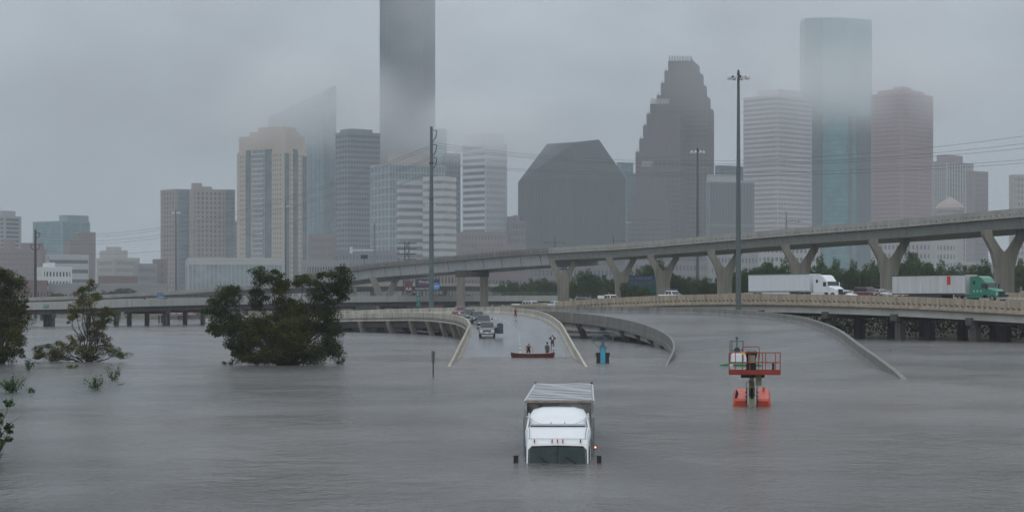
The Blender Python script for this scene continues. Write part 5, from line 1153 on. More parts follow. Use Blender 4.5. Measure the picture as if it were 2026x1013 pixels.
for k in range(nb):      # sheet roof: each bay a bulged panel
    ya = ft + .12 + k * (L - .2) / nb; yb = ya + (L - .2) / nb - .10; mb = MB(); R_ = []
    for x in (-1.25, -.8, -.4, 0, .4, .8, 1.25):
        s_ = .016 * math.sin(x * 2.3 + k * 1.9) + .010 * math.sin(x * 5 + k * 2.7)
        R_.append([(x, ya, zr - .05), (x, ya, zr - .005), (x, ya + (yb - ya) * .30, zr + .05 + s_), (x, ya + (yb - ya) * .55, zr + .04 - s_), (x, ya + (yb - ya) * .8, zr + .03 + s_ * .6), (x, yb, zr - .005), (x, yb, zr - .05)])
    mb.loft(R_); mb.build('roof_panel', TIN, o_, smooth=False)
    mb = MB(); Q = [(x, ya - .02 + .05 * math.sin(x * 2.1 + k * 1.3), zr + .075 + .02 * math.sin(x * 3 + k)) for x in (-1.24, -.8, -.4, 0, .4, .8, 1.24)]; mb.tube(Q, .024, 4); mb.build('ridge_glint', mat('glint_pale', (.52, .54, .56), .4), o_)  # pale tube: sky reflection on the sheet ridge put into colour
MB().b2(-1.24, 1.24, ft + L - .02, ft + L + .04, 1.2, zr - .02).build('rear_door', GRIME, o_)
MB().b2(-.75, .45, ft - .06, ft - .005, zr - .30, zr - .16).build('header_plate', mat('black_plate', (.02, .02, .022), .5), o_)
MB().b2(-.55, -.40, ft - .09, ft - .062, zr - .29, zr - .24).build('tag_plate', PAINTW, o_)
# cab (front = -Y). Rear of the sleeper at y=3.3, windscreen foot at y=-.35
def cring(y, hw, z0, z1, rd=.22): return [(-hw, y, z0), (hw, y, z0), (hw, y, z1 - rd), (hw - rd * .35, y, z1 - rd * .3), (hw - rd, y, z1), (-hw + rd, y, z1), (-hw + rd * .35, y, z1 - rd * .3), (-hw, y, z1 - rd)]
MB().loft([cring(3.3, 1.20, .9, 3.36), cring(1.6, 1.20, .9, 3.38), cring(1.0, 1.18, .9, 3.34), cring(.62, 1.14, .9, 3.22), cring(.34, 1.12, .9, 3.06), cring(.12, 1.11, .9, 2.93, .14), cring(-.02, 1.10, .9, 2.80, .1), cring(-.36, 1.10, .9, 2.02, .05)]).build('cab', TW, o_, smooth=False)
# roof fairing: scooped deflector
fr = []
for y, hw, zt, zc in ((1.10, .98, 3.42, 3.40), (1.3, 1.00, 3.50, 3.44), (1.6, 1.02, 3.64, 3.58), (2.0, 1.03, 3.78, 3.76), (2.6, 1.0, 3.89, 3.91), (3.1, .98, 3.90, 3.93)):
    hw *= 1.06; fr.append([(-hw, y, 3.2), (hw, y, 3.2), (hw, y, max(3.25, zt - .22)), (hw * .88, y, zt - .04), (hw * .55, y, zc + .02), (0, y, zc + .03), (-hw * .55, y, zc + .02), (-hw * .88, y, zt - .04), (-hw, y, max(3.25, zt - .22))])
MB().loft(fr).build('roof_fairing', TW, o_, smooth=True)
for sg in (-1, 1):      # side extenders
    MB().poly([(sg * 1.2, 3.3, 1.0), (sg * 1.2, 3.95, 1.0), (sg * 1.14, 3.9, 3.55), (sg * 1.12, 3.1, 3.55), (sg * 1.165, 3.3, 1.0), (sg * 1.165, 3.95, 1.0), (sg * 1.105, 3.9, 3.55), (sg * 1.085, 3.1, 3.55)], [(0, 1, 2, 3), (7, 6, 5, 4), (0, 4, 5, 1), (1, 5, 6, 2), (2, 6, 7, 3), (3, 7, 4, 0)]).build('side_fairing', TW, o_)
    MB().poly([(sg * 1.16, 1.1, 3.2), (sg * 1.18, 3.0, 3.2), (sg * 1.13, 3.1, 3.72), (sg * 1.08, 1.35, 3.66), (sg * 1.10, 1.1, 3.2), (sg * 1.12, 3.0, 3.2), (sg * 1.07, 3.1, 3.72), (sg * 1.02, 1.35, 3.66)], [(0, 1, 2, 3), (7, 6, 5, 4), (0, 4, 5, 1), (1, 5, 6, 2), (2, 6, 7, 3), (3, 7, 4, 0)]).build('fairing_cheek', TW, o_)
    MB().b2(sg * 1.13 - .012, sg * 1.13 + .012, .25, 1.05, 2.05, 2.68).build('side_window', CGLASS, o_)
    MB().tube([(sg * 1.30, 3.4, 1.0), (sg * 1.30, 3.4, 3.55)], .032, 8).build('exhaust_stack', GALV, o_)
    MB().box((sg * 1.48, -.05, 2.24), (.17, .14, .27)).build('mirror', BLACK, o_)
    MB().tube([(sg * 1.12, .1, 1.9), (sg * 1.48, -.03, 1.95), (sg * 1.48, -.03, 2.2)], .02, 5).build('mirror_arm', DARKM, o_)
MB().tube([(-1.13, 1.3, 3.68), (-1.0, 1.25, 3.66), (-.85, 1.12, 3.52), (-.6, 1.04, 3.44), (-.4, 1.02, 3.43), (.4, 1.02, 3.43), (.6, 1.04, 3.44), (.85, 1.12, 3.52), (1.0, 1.25, 3.66), (1.13, 1.3, 3.68)], .022, 6).build('fairing_edge', TW, o_)
MB().b2(-.98, .98, .96, 1.06, 3.33, 3.375).build('fairing_gap', DARKM, o_)
MB().b2(-1.0, 1.0, 1.0, 1.14, 3.34, 3.44).build('fairing_sill', TW, o_)
SEAM = mat('seam', (.12, .12, .12), .7)
MB().tube([(-1.04, .085, 2.962), (1.04, .085, 2.962)], .008, 4).build('roof_seam', SEAM, o_)
for sg in (-1, 1):
    MB().tube([(sg * .99, .09, 2.97), (sg * 1.0, .34, 3.075), (sg * 1.02, .62, 3.215), (sg * 1.04, .95, 3.33)], .008, 4).build('roof_seam', SEAM, o_)
    MB().box((sg * .25, 1.06, 3.46), (.03, .03, .07)).build('fairing_latch', DARKM, o_)
    MB().tube([(sg * 1.14, .2, 2.0), (sg * 1.16, .22, 2.85), (sg * 1.19, 1.1, 2.9), (sg * 1.2, 1.15, 2.0)], .008, 4).build('door_seam', SEAM, o_)
# windshield in two panes, rubber surround, wipers
def wpt(x, k, off=0.0):        # point on the sloping front: k=0 foot, 1 head
    y = -.36 + (.34) * k; z = 2.02 + .78 * k; return Vector((x, y - .02 - off, z))
for sg in (-1, 1):
    a0, a1 = .012, 1.00
    q = [wpt(sg * a0, .04), wpt(sg * a1, .04), wpt(sg * (a1 - .01), .70), wpt(sg * (a1 - .10), .84), wpt(sg * a0, .87)]
    n_ = Vector((0, .03, -.01)); MB().poly(q + [p + n_ for p in q], [(0, 1, 2, 3, 4), (9, 8, 7, 6, 5)] + [(i, i + 5, (i + 1) % 5 + 5, (i + 1) % 5) for i in range(5)]).build('windshield_pane', mat('wind_glass', (.016, .038, .042), .16, spec=.15, var=.5, vscale=3), o_)
    MB().tube([wpt(sg * .95 if sg < 0 else .35, .04, .03), wpt(sg * .62 if sg < 0 else .72, .10, .03)] if False else [wpt(-.22 if sg < 0 else .78, .06, .03), wpt(-.62 if sg < 0 else .32, .42, .03)], .016, 4).build('wiper', BLACK, o_)
mb = MB()
P = [wpt(-1.03, .02, .01), wpt(-1.02, .72, .01), wpt(-.91, .87, .01), wpt(0, .90, .01), wpt(.91, .87, .01), wpt(1.02, .72, .01), wpt(1.03, .02, .01)]
mb.tube(P, .022, 5); mb.build('windshield_seal', BLACK, o_)
MB().tube([wpt(0, .03, .01), wpt(0, .88, .01)], .014, 4).build('centre_post', BLACK, o_)
for x in (-.82, -.19, 0, .19, .82):
    MB().box((x, -.03, 2.90 if abs(x) < .5 else 2.90), (.045, .10, .10)).build('marker_light', mat('amber_dark', (.05, .03, .03), .4) if x > .5 else mat('amber', (.50, .06, .015), .35), o_)
MB().box((1.36, 3.0, 2.45), (.10, .1, .14)).build('lamp_housing', DARKM, o_); MB().box((1.36, 2.93, 2.46), (.055, .05, .055)).build('lit_lamp', emit_mat('lamp_lit', (1.0, .25, .15), 4.0), o_)
# ---------------------------------------------------------------- boom lifts
ORG = mat('lift_orange', (.46, .055, .02), .4, var=.15, vscale=2); ORD = mat('lift_red', (.33, .04, .018), .45, var=.3, vscale=3); CRMB = mat('boom_cream', (.33, .30, .19), .5, var=.3, vscale=3)
bl = thing('boom_lift', 'orange boom lift with raised basket standing in the flood at right', 'boom lift', (WX(1487.5, 112), 112, 0), R(-6.8))
for sg in (-1, 1):
    rings = []
    for y, zt, ins in ((-1.15, .30, 0.05), (-1.0, .42, 0.0), (1.4, .86, 0.0), (1.7, .80, .06)):
        x0_, x1_ = .27, 1.04
        rings.append([(sg * x0_, y, -1.2), (sg * x1_, y, -1.2), (sg * (x1_ - ins), y, zt - .3), (sg * (x1_ - .12 - ins), y, zt), (sg * x0_, y, zt)])
    MB().loft(rings).build('engine_cover', ORG, bl)
    MB().b2(min(sg * .25, sg * .30), max(sg * .25, sg * .30), -1.25, .9, -1, .98).build('side_plate', DARKM, bl)
    for z in (.25, .5, .75): MB().b2(min(sg * .3, sg * .36), max(sg * .3, sg * .36), -1.30, -1.24, z, z + .07).build('bolt', DARKM, bl)
    MB().tube([(sg * .30, -.6, .9), (sg * .30, -.6, 1.35)], .018, 4).build('hose', DARKM, bl)
MB().b2(-.16, .16, -1.5, -1.2, -.5, .55).build('counter_plate', CRMB, bl)
MB().b2(.58, .72, .9, 1.05, .78, .98).build('beacon', mat('beacon', (.45, .09, .02), .4), bl)
MB().poly([(-.93, -.9, .45), (-.8, -.9, .42), (-.72, -.9, .7), (-.86, -.9, .95), (-.93, -.84, .45), (-.8, -.84, .42), (-.72, -.84, .7), (-.86, -.84, .95)], [(0, 1, 2, 3), (7, 6, 5, 4), (0, 4, 5, 1), (1, 5, 6, 2), (2, 6, 7, 3), (3, 7, 4, 0)]).build('vent', BLACK, bl)
def beam(a, b, w, h, m, nm, par):
    a, b = Vector(a), Vector(b); d = (b - a).normalized(); up = Vector((0, 0, 1)); s = d.cross(up).normalized() * w / 2; u_ = s.cross(d).normalized() * h / 2
    return MB().loft([[p + s + u_, p - s + u_, p - s - u_, p + s - u_] for p in (a, b)]).build(nm, m, par)
beam((0, .2, .55), (0, -3.2, 1.30), .32, .34, CRMB, 'lower_boom', bl); beam((0, -1.2, 1.10), (0, -5.2, 1.62), .26, .28, CRMB, 'upper_boom', bl); beam((0, -5.2, 1.62), (0, -8.6, 2.02), .20, .22, CRMB, 'boom_tip', bl)
beam((0, -1.0, .3), (0, -2.9, 1.05), .12, .12, BLACK, 'lift_cylinder', bl)
beam((-.14, -2.6, 1.4), (-.14, -6.0, 1.55), .07, .09, DARKM, 'hose_track', bl)
bx, by, bz = .15, -9.3, 2.07          # basket frame of reference
MB().b2(bx - .7, bx + .5, by + .5, by + .9, bz - .22, bz - .06).build('mount', DARKM, bl)
MB().b2(bx + .05, bx + .35, by + .2, by + .7, bz - .62, bz - .02).build('rotator', CRMB, bl)
hw, hd_ = 1.29, .46
MB().b2(bx - hw, bx + hw, by - hd_, by + hd_, bz - .04, bz).build('basket_floor', ORD, bl)
for (a, b) in (((-hw, -hd_), (hw, -hd_)), ((hw, -hd_), (hw, hd_)), ((hw, hd_), (-hw, hd_)), ((-hw, hd_), (-hw, -hd_))):
    beam((bx + a[0], by + a[1], bz + .10), (bx + b[0], by + b[1], bz + .10), .03, .20, ORD, 'toe_board', bl)
RT = .021
corners = [(-hw, -hd_), (-.2, -hd_), (hw - .25, -hd_), (hw, -hd_ + .25), (hw, hd_), (-hw, hd_)]
for z in (1.08, .58):
    mb = MB(); mb.tube([(bx + x, by + y, bz + z) for x, y in corners + corners[:1]], RT, 6); mb.build('rail', ORD, bl)
for x, y in ((-hw, -hd_), (-hw + .32, -hd_), (-.62, -hd_), (-.25, -hd_), (.2, -hd_), (.55, -hd_), (hw - .25, -hd_), (hw, hd_), (hw, -.1), (-hw, hd_), (-.4, hd_), (.4, hd_)):
    mb = MB(); mb.tube([(bx + x, by + y, bz + .1), (bx + x, by + y, bz + 1.08)], RT, 6); mb.build('rail_post', ORD, bl)
mb = MB(); mb.tube([(bx - .62, by - hd_, bz + 1.08), (bx - .62, by - hd_, bz + 1.30), (bx - .55, by - hd_, bz + 1.38), (bx + .12, by - hd_, bz + 1.40), (bx + .22, by - hd_, bz + 1.32), (bx + .24, by - hd_, bz + .9), (bx + .18, by - hd_, bz + .5)], .028, 6); mb.build('top_hoop', ORD, bl)
MB().loft([[(bx - .44, by - .1, bz + .18), (bx + .08, by - .1, bz + .18), (bx + .08, by + .3, bz + .18), (bx - .44, by + .3, bz + .18)], [(bx - .40, by - .1, bz + .75), (bx + .05, by - .1, bz + .75), (bx + .05, by + .3, bz + .75), (bx - .40, by + .3, bz + .75)], [(bx - .5, by - .2, bz + 1.12), (bx + .16, by - .2, bz + 1.12), (bx + .16, by + .3, bz + 1.12), (bx - .5, by + .3, bz + 1.12)]]).build('control_box', BLACK, bl)
MB().b2(bx - .32, bx + .02, by - .22, by - .12, bz + .55, bz + .95).build('manual_pouch', mat('pouch', (.30, .26, .18), .7), bl)
for k in range(4): MB().tube([(bx - .36 + k * .13, by - .12, bz + 1.12), (bx - .36 + k * .13, by - .14, bz + 1.22)], .018, 5).build('joystick', DARKM, bl)
MB().b2(bx - .66, bx - .50, by - .5, by - .44, bz + .98, bz + 1.10).build('yellow_tape', mat('hi_yellow', (.65, .60, .03), .5), bl); MB().b2(bx - .50, bx - .42, by - .5, by - .44, bz + 1.0, bz + 1.14).build('pink_tape', mat('hi_pink', (.6, .05, .12), .5), bl)
MB().b2(bx + hw - .42, bx + hw - .30, by - .42, by - .3, bz + .22, bz + .55).build('hanging_box', BLACK, bl)
# green lift behind
gl_ = thing('boom_lift', 'green and white drowned lift with a thin cage behind the orange one', 'boom lift', (WX(1458, 182), 182, 0), R(-6))
GRNM = mat('lift_green', (.03, .20, .10), .45, var=.2, vscale=2); DG = mat('cage_green', (.03, .09, .07), .5)
MB().loft([[(-1.45, -.5, -.3), (2.1, -.5, -.3), (2.1, .6, -.3), (-1.45, .6, -.3)], [(-1.5, -.55, .12), (2.2, -.55, .12), (2.2, .65, .12), (-1.5, .65, .12)], [(-.9, -.4, .26), (1.9, -.4, .26), (1.9, .5, .26), (-.9, .5, .26)]]).build('hull', GRNM, gl_)
MB().b2(-.75, -.35, -.6, -.5, -.05, .14).build('label_plate', PAINTW, gl_)
MB().loft([[(-.55, -.35, .262), (1.0, -.35, .262), (1.0, .5, .262), (-.55, .5, .262)], [(-.5, -.3, .95), (.85, -.3, .95), (.85, .45, .95), (-.5, .45, .95)], [(-.3, -.2, 1.28), (.6, -.2, 1.28), (.6, .35, 1.28), (-.3, .35, 1.28)]]).build('cowl', WHITE, gl_)
for x, y in ((-.62, -.4), (-.62, .45), (.55, -.4), (.55, .45), (-.45, .45)):
    MB().tube([(x, y, .26), (x, y, 2.25)], .035, 5).build('cage_post', DG, gl_)
for z in (2.2, 1.4): MB().tube([(-.62, -.4, z), (.55, -.4, z), (.55, .45, z), (-.62, .45, z), (-.62, -.4, z)], .035, 5).build('cage_rail', DG, gl_)
MB().tube([(0, 0, 1.28), (0, 0, 2.5)], .05, 6).build('steering_post', DG, gl_)
MB().loft([[(-.3, -.25, 1.285), (.32, -.25, 1.285), (.32, .3, 1.285), (-.3, .3, 1.285)], [(-.18, -.2, 1.62), (.2, -.2, 1.62), (.2, .2, 1.62), (-.18, .2, 1.62)]]).build('seat', BLACK, gl_)
MB().b2(-.12, .12, -.1, .1, 2.42, 2.58).build('beacon', DG, gl_)
# blue machine with wire basket
bm_ = thing('boom_lift', 'light blue boom machine with a wire basket between the two ramps', 'boom lift', (WX(1192.5, 190), 190, 0))
BLU = mat('lift_blue', (.06, .36, .52), .4, var=.1, vscale=2); BLD = mat('lift_bluegrey', (.10, .17, .20), .5); MESHM = mat('wire_grey', (.10, .13, .145), .5)
rings = []
for z, w_ in ((-.5, .22), (.9, .22), (1.15, .20), (1.32, .12), (1.38, .03)): rings.append([(-w_, -.5, z), (w_, -.5, z), (w_, -.2, z), (-w_, -.2, z)])
MB().loft(rings).build('boom', BLU, bm_)
for sg in (-1, 1):
    MB().loft([[(sg * .24, -.4, -.6), (sg * .66, -.4, -.6), (sg * .66, .5, -.6), (sg * .24, .5, -.6)], [(sg * .24, -.4, .2), (sg * .58, -.4, .2), (sg * .58, .5, .2), (sg * .24, .5, .2)], [(sg * .24, -.4, .5), (sg * .58, -.4, .5), (sg * .58, .5, .5), (sg * .24, .5, .5)], [(sg * .24, -.4, .8), (sg * .66, -.4, .8), (sg * .66, .5, .8), (sg * .24, .5, .8)], [(sg * .24, -.4, .98), (sg * .64, -.4, .98), (sg * .64, .5, .98), (sg * .24, .5, .98)]]).build('tyre_stack', BLACK, bm_)
    MB().tube([(sg * .3, -.1, 1.35), (sg * .98, -.1, 2.05), (sg * .98, -.1, 2.95)], .035, 5).build('brace', MESHM, bm_)
MB().loft([[(-.3, -.15, .985), (.3, -.15, .985), (.3, .4, .985), (-.3, .4, .985)], [(-.28, -.1, 1.7), (.3, -.1, 1.7), (.3, .3, 1.7), (-.28, .3, 1.7)]]).build('mast', BLD, bm_)
MB().loft([[(-.1, -.2, 1.70), (.12, -.2, 1.70), (.12, .1, 1.70), (-.1, .1, 1.70)], [(-.17, -.25, 2.05), (.17, -.25, 2.05), (.17, .15, 2.05), (-.17, .15, 2.05)]]).build('control_head', BLD, bm_)
MB().tube([(.1, -.1, 2.0), (.1, -.1, 2.3), (.34, -.1, 2.32), (.34, -.1, 1.8)], .035, 5).build('pipe', BLD, bm_)
for z in (2.05, 2.70, 2.95):
    MB().tube([(-.98, -.1, z), (.98, -.1, z), (.98, .75, z), (-.98, .75, z), (-.98, -.1, z)] if z > 2.5 else [(-.98, .75, z), (.98, .75, z)], .03, 5).build('basket_rail', MESHM, bm_)
mb = MB()
for k in range(9): x = -.98 + k * .245; mb.tube([(x, .75, 2.05), (x, .75, 2.95)], .02, 4); 
for k in range(5): z = 2.15 + k * .17; mb.tube([(-.98, .75, z), (.98, .75, z)], .012, 4)
mb.build('wire_mesh', MESHM, bm_)
for x in (-.98, -.72, .98): MB().tube([(x, -.1, 2.05), (x, -.1, 2.95)], .03, 5).build('basket_post', MESHM, bm_)
# ---------------------------------------------------------------- canoe and people
cn = thing('canoe', 'long dark red canoe floating across the ramp mouth', 'canoe', (WX(1054, 209), 209, 0), R(1.0))
RD = mat('canoe_red', (.11, .022, .018), .35, var=.2, vscale=2); Lc = 2.28
outer = []; inner = []
for k in range(17):
    t_ = -1 + k / 8; x = t_ * Lc; w_ = .43 * (1 - abs(t_) ** 2.6) + .012; sh = .40 + .16 * abs(t_) ** 4; ke = -.10 + .12 * abs(t_) ** 8
    outer.append([(x, -w_, sh), (x * .985, -w_ * .93, ke + .12), (x * .96, -w_ * .5, ke), (x * .96, w_ * .5, ke), (x * .985, w_ * .93, ke + .12), (x, w_, sh), (x, w_ * .93, sh), (x * .96, w_ * .45, ke + .03), (x * .96, -w_ * .45, ke + .03), (x, -w_ * .93, sh)])
MB().loft(outer).build('hull', RD, cn, smooth=False)
for sg in (-1, 1):
    MB().tube([(-Lc + k * Lc / 8, sg * (.43 * (1 - abs(-1 + k / 8) ** 2.6) + .014), .41 + .16 * abs(-1 + k / 8) ** 4) for k in range(17)], .022, 5).build('gunwale', mat('gunwale', (.30, .26, .25), .4), cn)
for x in (-1.3, 1.2): MB().b2(x - .12, x + .12, -.33, .33, .27, .30).build('seat', mat('seat_wood', (.25, .16, .08), .6), cn)
MB().b2(-.03, .03, -.40, .40, .33, .36).build('thwart', MATS['seat_wood'], cn)
SKIN = mat('skin_brown', (.16, .085, .055), .6); SKIN2 = mat('skin_tan', (.34, .19, .13), .6)
def skinmesh(name, V, E, rad, m, parent, sub=1):
    me = bpy.data.meshes.new(name); me.from_pydata([tuple(v) for v in V], E, []); me.materials.append(m); me.update()
    o = link(name, me, parent); md = o.modifiers.new('skin', 'SKIN'); md.use_smooth_shade = True
    for i, r_ in enumerate(rad):
        sv = me.skin_vertices[0].data[i]; sv.radius = (r_, r_) if not isinstance(r_, tuple) else r_; sv.use_root = (i == 0)
    sb = o.modifiers.new('sub', 'SUBSURF'); sb.levels = sub; sb.render_levels = sub; return o
def person(label, loc, rz, J, skin, top, bottom, shoes=None, hair=(.02, .015, .012), sleeves=.45, legs=.45, hat=None, extra=None):
    """J: joints of the pose. x right, y forward = -y, z up, metres, feet at z=0"""
    t = thing('person', label, 'person', loc, rz, 'people on the centre ramp'); j = {k: Vector(v) for k, v in J.items()}
    names = ['pelvis', 'belly', 'chest', 'neck', 'head0', 'shL', 'elL', 'wrL', 'haL', 'shR', 'elR', 'wrR', 'haR', 'hipL', 'knL', 'anL', 'toL', 'hipR', 'knR', 'anR', 'toR']
    j['belly'] = j['pelvis'].lerp(j['chest'], .5); hd = (j['head'] - j['neck']); j['head0'] = j['neck'] + hd * .45
    for s in 'LR':
        j['ha' + s] = j['wr' + s] + (j['wr' + s] - j['el' + s]).normalized() * .07
        f_ = Vector((0, -.17, 0)) if 'toe' not in J else Vector(J['toe']); j['to' + s] = j['an' + s] + f_ + Vector((0, 0, -.05))
    rad = [.13, .125, .145, .055, .055, .062, .045, .030, .034, .062, .045, .030, .034, .088, .060, .042, .040, .088, .060, .042, .040]
    rad[0] = (.15, .115); rad[1] = (.145, .11); rad[2] = (.165, .12)
    ix = {n_: i for i, n_ in enumerate(names)}
    E = [('pelvis', 'belly'), ('belly', 'chest'), ('chest', 'neck'), ('neck', 'head0'), ('chest', 'shL'), ('shL', 'elL'), ('elL', 'wrL'), ('wrL', 'haL'), ('chest', 'shR'), ('shR', 'elR'), ('elR', 'wrR'), ('wrR', 'haR'),
         ('pelvis', 'hipL'), ('hipL', 'knL'), ('knL', 'anL'), ('anL', 'toL'), ('pelvis', 'hipR'), ('hipR', 'knR'), ('knR', 'anR'), ('anR', 'toR')]
    skinmesh('body', [j[n_] for n_ in names], [(ix[a], ix[b]) for a, b in E], rad, skin, t, 2)
    # head with face
    zax = hd.normalized(); c = j['head']; fw = Vector(J.get('face', (0, -1, 0))); fw = (fw - zax * fw.dot(zax)).normalized(); sx = fw.cross(zax)
    mb = MB(); rings = []
    for z, a, b in ((-.115, .030, .035), (-.09, .052, .062), (-.04, .066, .082), (.01, .073, .094), (.06, .072, .094), (.10, .055, .075), (.12, .022, .03)):
        rings.append([c + zax * z + sx * (a * math.cos(q * math.pi / 5)) + fw * (b * math.sin(q * math.pi / 5) + (.012 if z < 0 else 0)) for q in range(10)])
    mb.loft(rings); hdo = mb.build('head', skin, t, smooth=True)
    MB().tube([c + fw * .095 + zax * .02, c + fw * .118 - zax * .02, c + fw * .095 - zax * .03], [.008, .016, .010], 5).build('nose', skin, hdo)
    MB().box(c + fw * .088 - zax * .062, (.045, .012, .012)).build('mouth', mat('lip', (.16, .05, .05), .5), hdo)
    for s in (-1, 1):
        MB().box(c + fw * .088 + sx * (s * .030) + zax * .012, (.022, .012, .012)).build('eye', mat('eye', (.02, .02, .02), .3), hdo)
        MB().tube([c + sx * (s * .072) + zax * .03, c + sx * (s * .084), c + sx * (s * .074) - zax * .035], [.010, .016, .008], 5).build('ear', skin, hdo)
    hm = mat('hair_%d' % int(hair[0] * 999), hair, .8); rings = []
    for z, a, b in ((.0, .077, .085), (.05, .080, .102), (.10, .064, .086), (.128, .028, .04)):
        rings.append([c + zax * z + sx * (a * math.cos(q * math.pi / 5)) + fw * (b * math.sin(q * math.pi / 5) - (.022 if z < .06 else .006)) for q in range(10)])
    MB().loft(rings).build('hair' if not hat else 'cap', hm if not hat else mat('cap_%d' % int(hat[0] * 999), hat, .7), t, smooth=True)
    # hands: five fingers each
    for s in 'LR':
        w = j['wr' + s]; d = (w - j['el' + s]).normalized(); side_ = d.cross(Vector((0, 1, 0))); 
        if side_.length < .1: side_ = d.cross(Vector((1, 0, 0)))
        side_.normalize(); nrm = side_.cross(d).normalized(); mb = MB(); pc = w + d * .055
        mb.loft([[pc + d * q - side_ * ww - nrm * .012, pc + d * q + side_ * ww - nrm * .012, pc + d * q + side_ * ww + nrm * .012, pc + d * q - side_ * ww + nrm * .012] for q, ww in ((-.05, .028), (0, .042), (.045, .040))])
        for k, ln in enumerate((.062, .072, .076, .066)):
            b_ = pc + d * .04 + side_ * ((k - 1.5) * .021); mb.tube([b_, b_ + d * ln * .55 + nrm * .006, b_ + d * ln * .9 + nrm * .03], [.0095, .009, .007], 5)
        b_ = pc - d * .02 + side_ * .036; mb.tube([b_, b_ + side_ * .028 + d * .03, b_ + side_ * .03 + d * .062], [.012, .010, .008], 5); mb.build('hand', skin, t)
    # clothes
    def L(a, b, k): return j[a].lerp(j[b], k)
    V = [j['belly'], j['pelvis'] + (j['belly'] - j['pelvis']) * .0, j['chest'], L('chest', 'neck', .45), j['shL'], L('shL', 'elL', sleeves), j['shR'], L('shR', 'elR', sleeves)]; Ed = [(0, 1), (0, 2), (2, 3), (2, 4), (4, 5), (2, 6), (6, 7)]; rd = [(.17, .135), (.175, .14), (.19, .145), (.085, .08), .082, .070, .082, .070]
    if sleeves > .9:
        V += [L('elL', 'wrL', .85), L('elR', 'wrR', .85)]; Ed += [(5, 8), (7, 9)]; rd += [.055, .055]
    if sleeves < .05: V = V[:5] + [j['shR']]; Ed = [(0, 1), (0, 2), (2, 3), (2, 4), (2, 5)]; rd = [(.17, .135), (.175, .14), (.19, .145), (.085, .08), .06, .06]
    skinmesh('shirt', V, Ed, rd, top, t)
    V = [j['pelvis'], L('pelvis', 'belly', .5), j['hipL'], L('hipL', 'knL', min(1, legs * 1.9)), j['hipR'], L('hipR', 'knR', min(1, legs * 1.9))]; Ed = [(0, 1), (0, 2), (2, 3), (0, 4), (4, 5)]; rd = [(.175, .14), (.16, .13), .115, .092, .115, .092]
    if legs > .6: V += [L('knL', 'anL', .9), L('knR', 'anR', .9)]; Ed += [(3, 6), (5, 7)]; rd += [.07, .07]
    skinmesh('trousers' if legs > .6 else 'shorts', V, Ed, rd, bottom, t)
    if shoes:
        for s in 'LR': mb = MB(); a = j['an' + s]; mb.loft([[a + Vector((-.045, .06, -.085)), a + Vector((.045, .06, -.085)), a + Vector((.042, .06, .03)), a + Vector((-.042, .06, .03))], [a + Vector((-.05, -.08, -.085)), a + Vector((.05, -.08, -.085)), a + Vector((.045, -.08, .01)), a + Vector((-.045, -.08, .01))], [a + Vector((-.045, -.2, -.085)), a + Vector((.045, -.2, -.085)), a + Vector((.035, -.2, -.04)), a + Vector((-.035, -.2, -.04))]]); mb.build('shoe', shoes, t)
    return t
def cl(n_, c, r=.85): return mat('cloth_' + n_, c, r, var=.25, vscale=9, objspace=True)
STAND = dict(pelvis=(0, 0, .95), chest=(0, 0, 1.32), neck=(0, 0, 1.50), head=(0, -.02, 1.66), shL=(-.19, 0, 1.42), elL=(-.27, .02, 1.14), wrL=(-.27, -.08, .90), shR=(.19, 0, 1.42), elR=(.27, .02, 1.14), wrR=(.27, -.08, .90),
             hipL=(-.10, 0, .90), knL=(-.12, -.03, .50), anL=(-.12, 0, .09), hipR=(.10, 0, .90), knR=(.12, -.03, .50), anR=(.12, 0, .09))
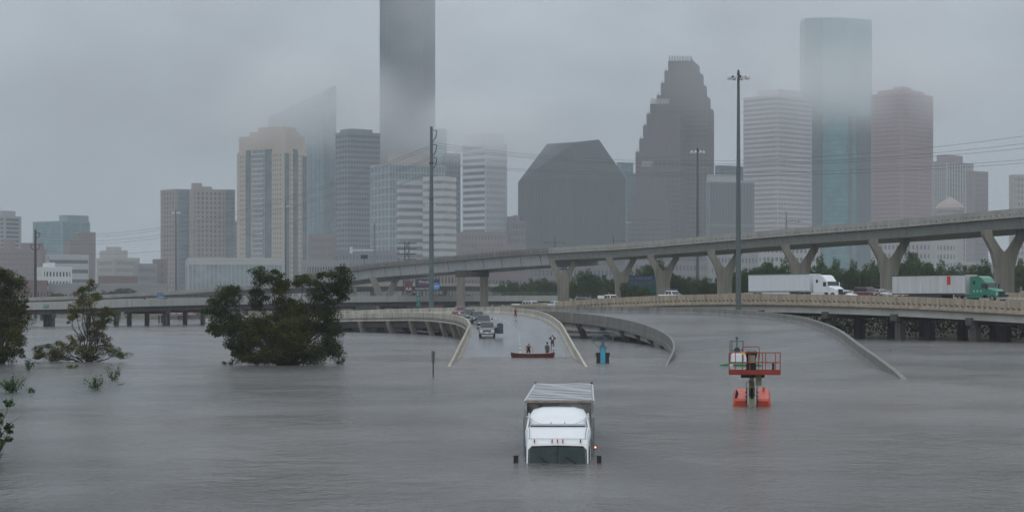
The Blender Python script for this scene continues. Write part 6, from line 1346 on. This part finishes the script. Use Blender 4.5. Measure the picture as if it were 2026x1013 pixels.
# bending man at the canoe, reaching down with his left arm
J = dict(STAND); J.update(pelvis=(0, .12, .92), chest=(.03, -.06, 1.25), neck=(.05, -.17, 1.40), head=(.07, -.26, 1.51), shL=(-.17, -.08, 1.33), elL=(-.31, -.12, 1.08), wrL=(-.22, -.26, .88), shR=(.25, -.09, 1.32), elR=(.40, -.14, 1.06), wrR=(.46, -.24, .80),
         hipL=(-.11, .12, .88), knL=(-.17, .02, .48), anL=(-.20, .10, .09), hipR=(.11, .12, .88), knR=(.15, .0, .48), anR=(.16, .10, .09), face=(0, -1, -.4))
person('man in a dark sleeveless shirt and shorts bending over the canoe', (WX(1045.5, 210.3), 210.3, -.14), R(-5), J, SKIN2, cl('dark_vest', (.035, .037, .045)), cl('black_shorts', (.02, .02, .022)), hair=(.12, .12, .12), sleeves=0.0, hat=(.30, .31, .32))
J = dict(STAND); J.update(elL=(-.24, .0, 1.13), wrL=(-.20, -.10, .90), elR=(.24, 0, 1.13), wrR=(.20, -.1, .90), face=(.8, -.6, 0))
person('person in a blue grey jacket and red shorts standing behind the canoe', (WX(1082.5, 211), 211, -.22), R(35), J, SKIN, cl('slate_jacket', (.07, .115, .14)), cl('red_shorts', (.20, .025, .025)), sleeves=.95, legs=.48)
J = dict(STAND); J.update(elL=(-.37, .03, 1.20), wrL=(-.20, -.20, 1.22), elR=(.37, .03, 1.20), wrR=(.20, -.20, 1.22), hipL=(-.10, 0, .90), anL=(-.15, -.1, .09), knL=(-.13, -.08, .5), anR=(.13, .06, .09))
tpn = person('man in an open black jacket over white shirt walking towards the canoe', (*onA(1093, 225)[0][:2], onA(1093, 225)[0][2]), 0, J, SKIN, cl('black_jacket', (.02, .021, .024)), cl('navy_shorts', (.025, .045, .08)), shoes=BLACK, sleeves=.95, legs=.42, hat=(.5, .5, .5))
MB().b2(-.07, .07, -.185, -.14, 1.12, 1.42).build('white_shirt_front', PAINTW, tpn)
for s in (-.135, .125): MB().tube([(s, -.02, .12), (s, -.02, .30)], .055, 7).build('sock', PAINTW, tpn)
J = dict(STAND); J.update(elL=(-.29, .05, 1.17), wrL=(-.16, -.14, 1.16), elR=(.29, .05, 1.17), wrR=(.16, -.14, 1.16))
p, _ = onA(1020, 314)
person('lone person in a red top walking on the ramp far behind the canoe', p, R(10), J, SKIN, cl('red_top', (.42, .035, .02)), cl('charcoal_shorts', (.04, .04, .05)), shoes=PAINTW, sleeves=.5, legs=.5)
q, _ = onE(995, 3.0)
o = person('person in dark clothes standing on the low bridge beside the black SUV', tuple(q), 0, STAND, SKIN, cl('dark_top', (.03, .03, .035)), cl('dark_jeans', (.03, .035, .05)), sleeves=.95, legs=.9); o['group'] = 'people on the low bridge'
q, _ = onE(287, 2.0)
o = person('person in black standing on the low bridge left of the pink tower mast', tuple(q), 0, STAND, SKIN, cl('dark_top', (.03, .03, .035)), cl('dark_jeans', (.03, .035, .05)), sleeves=.95, legs=.9); o['group'] = 'people on the low bridge'
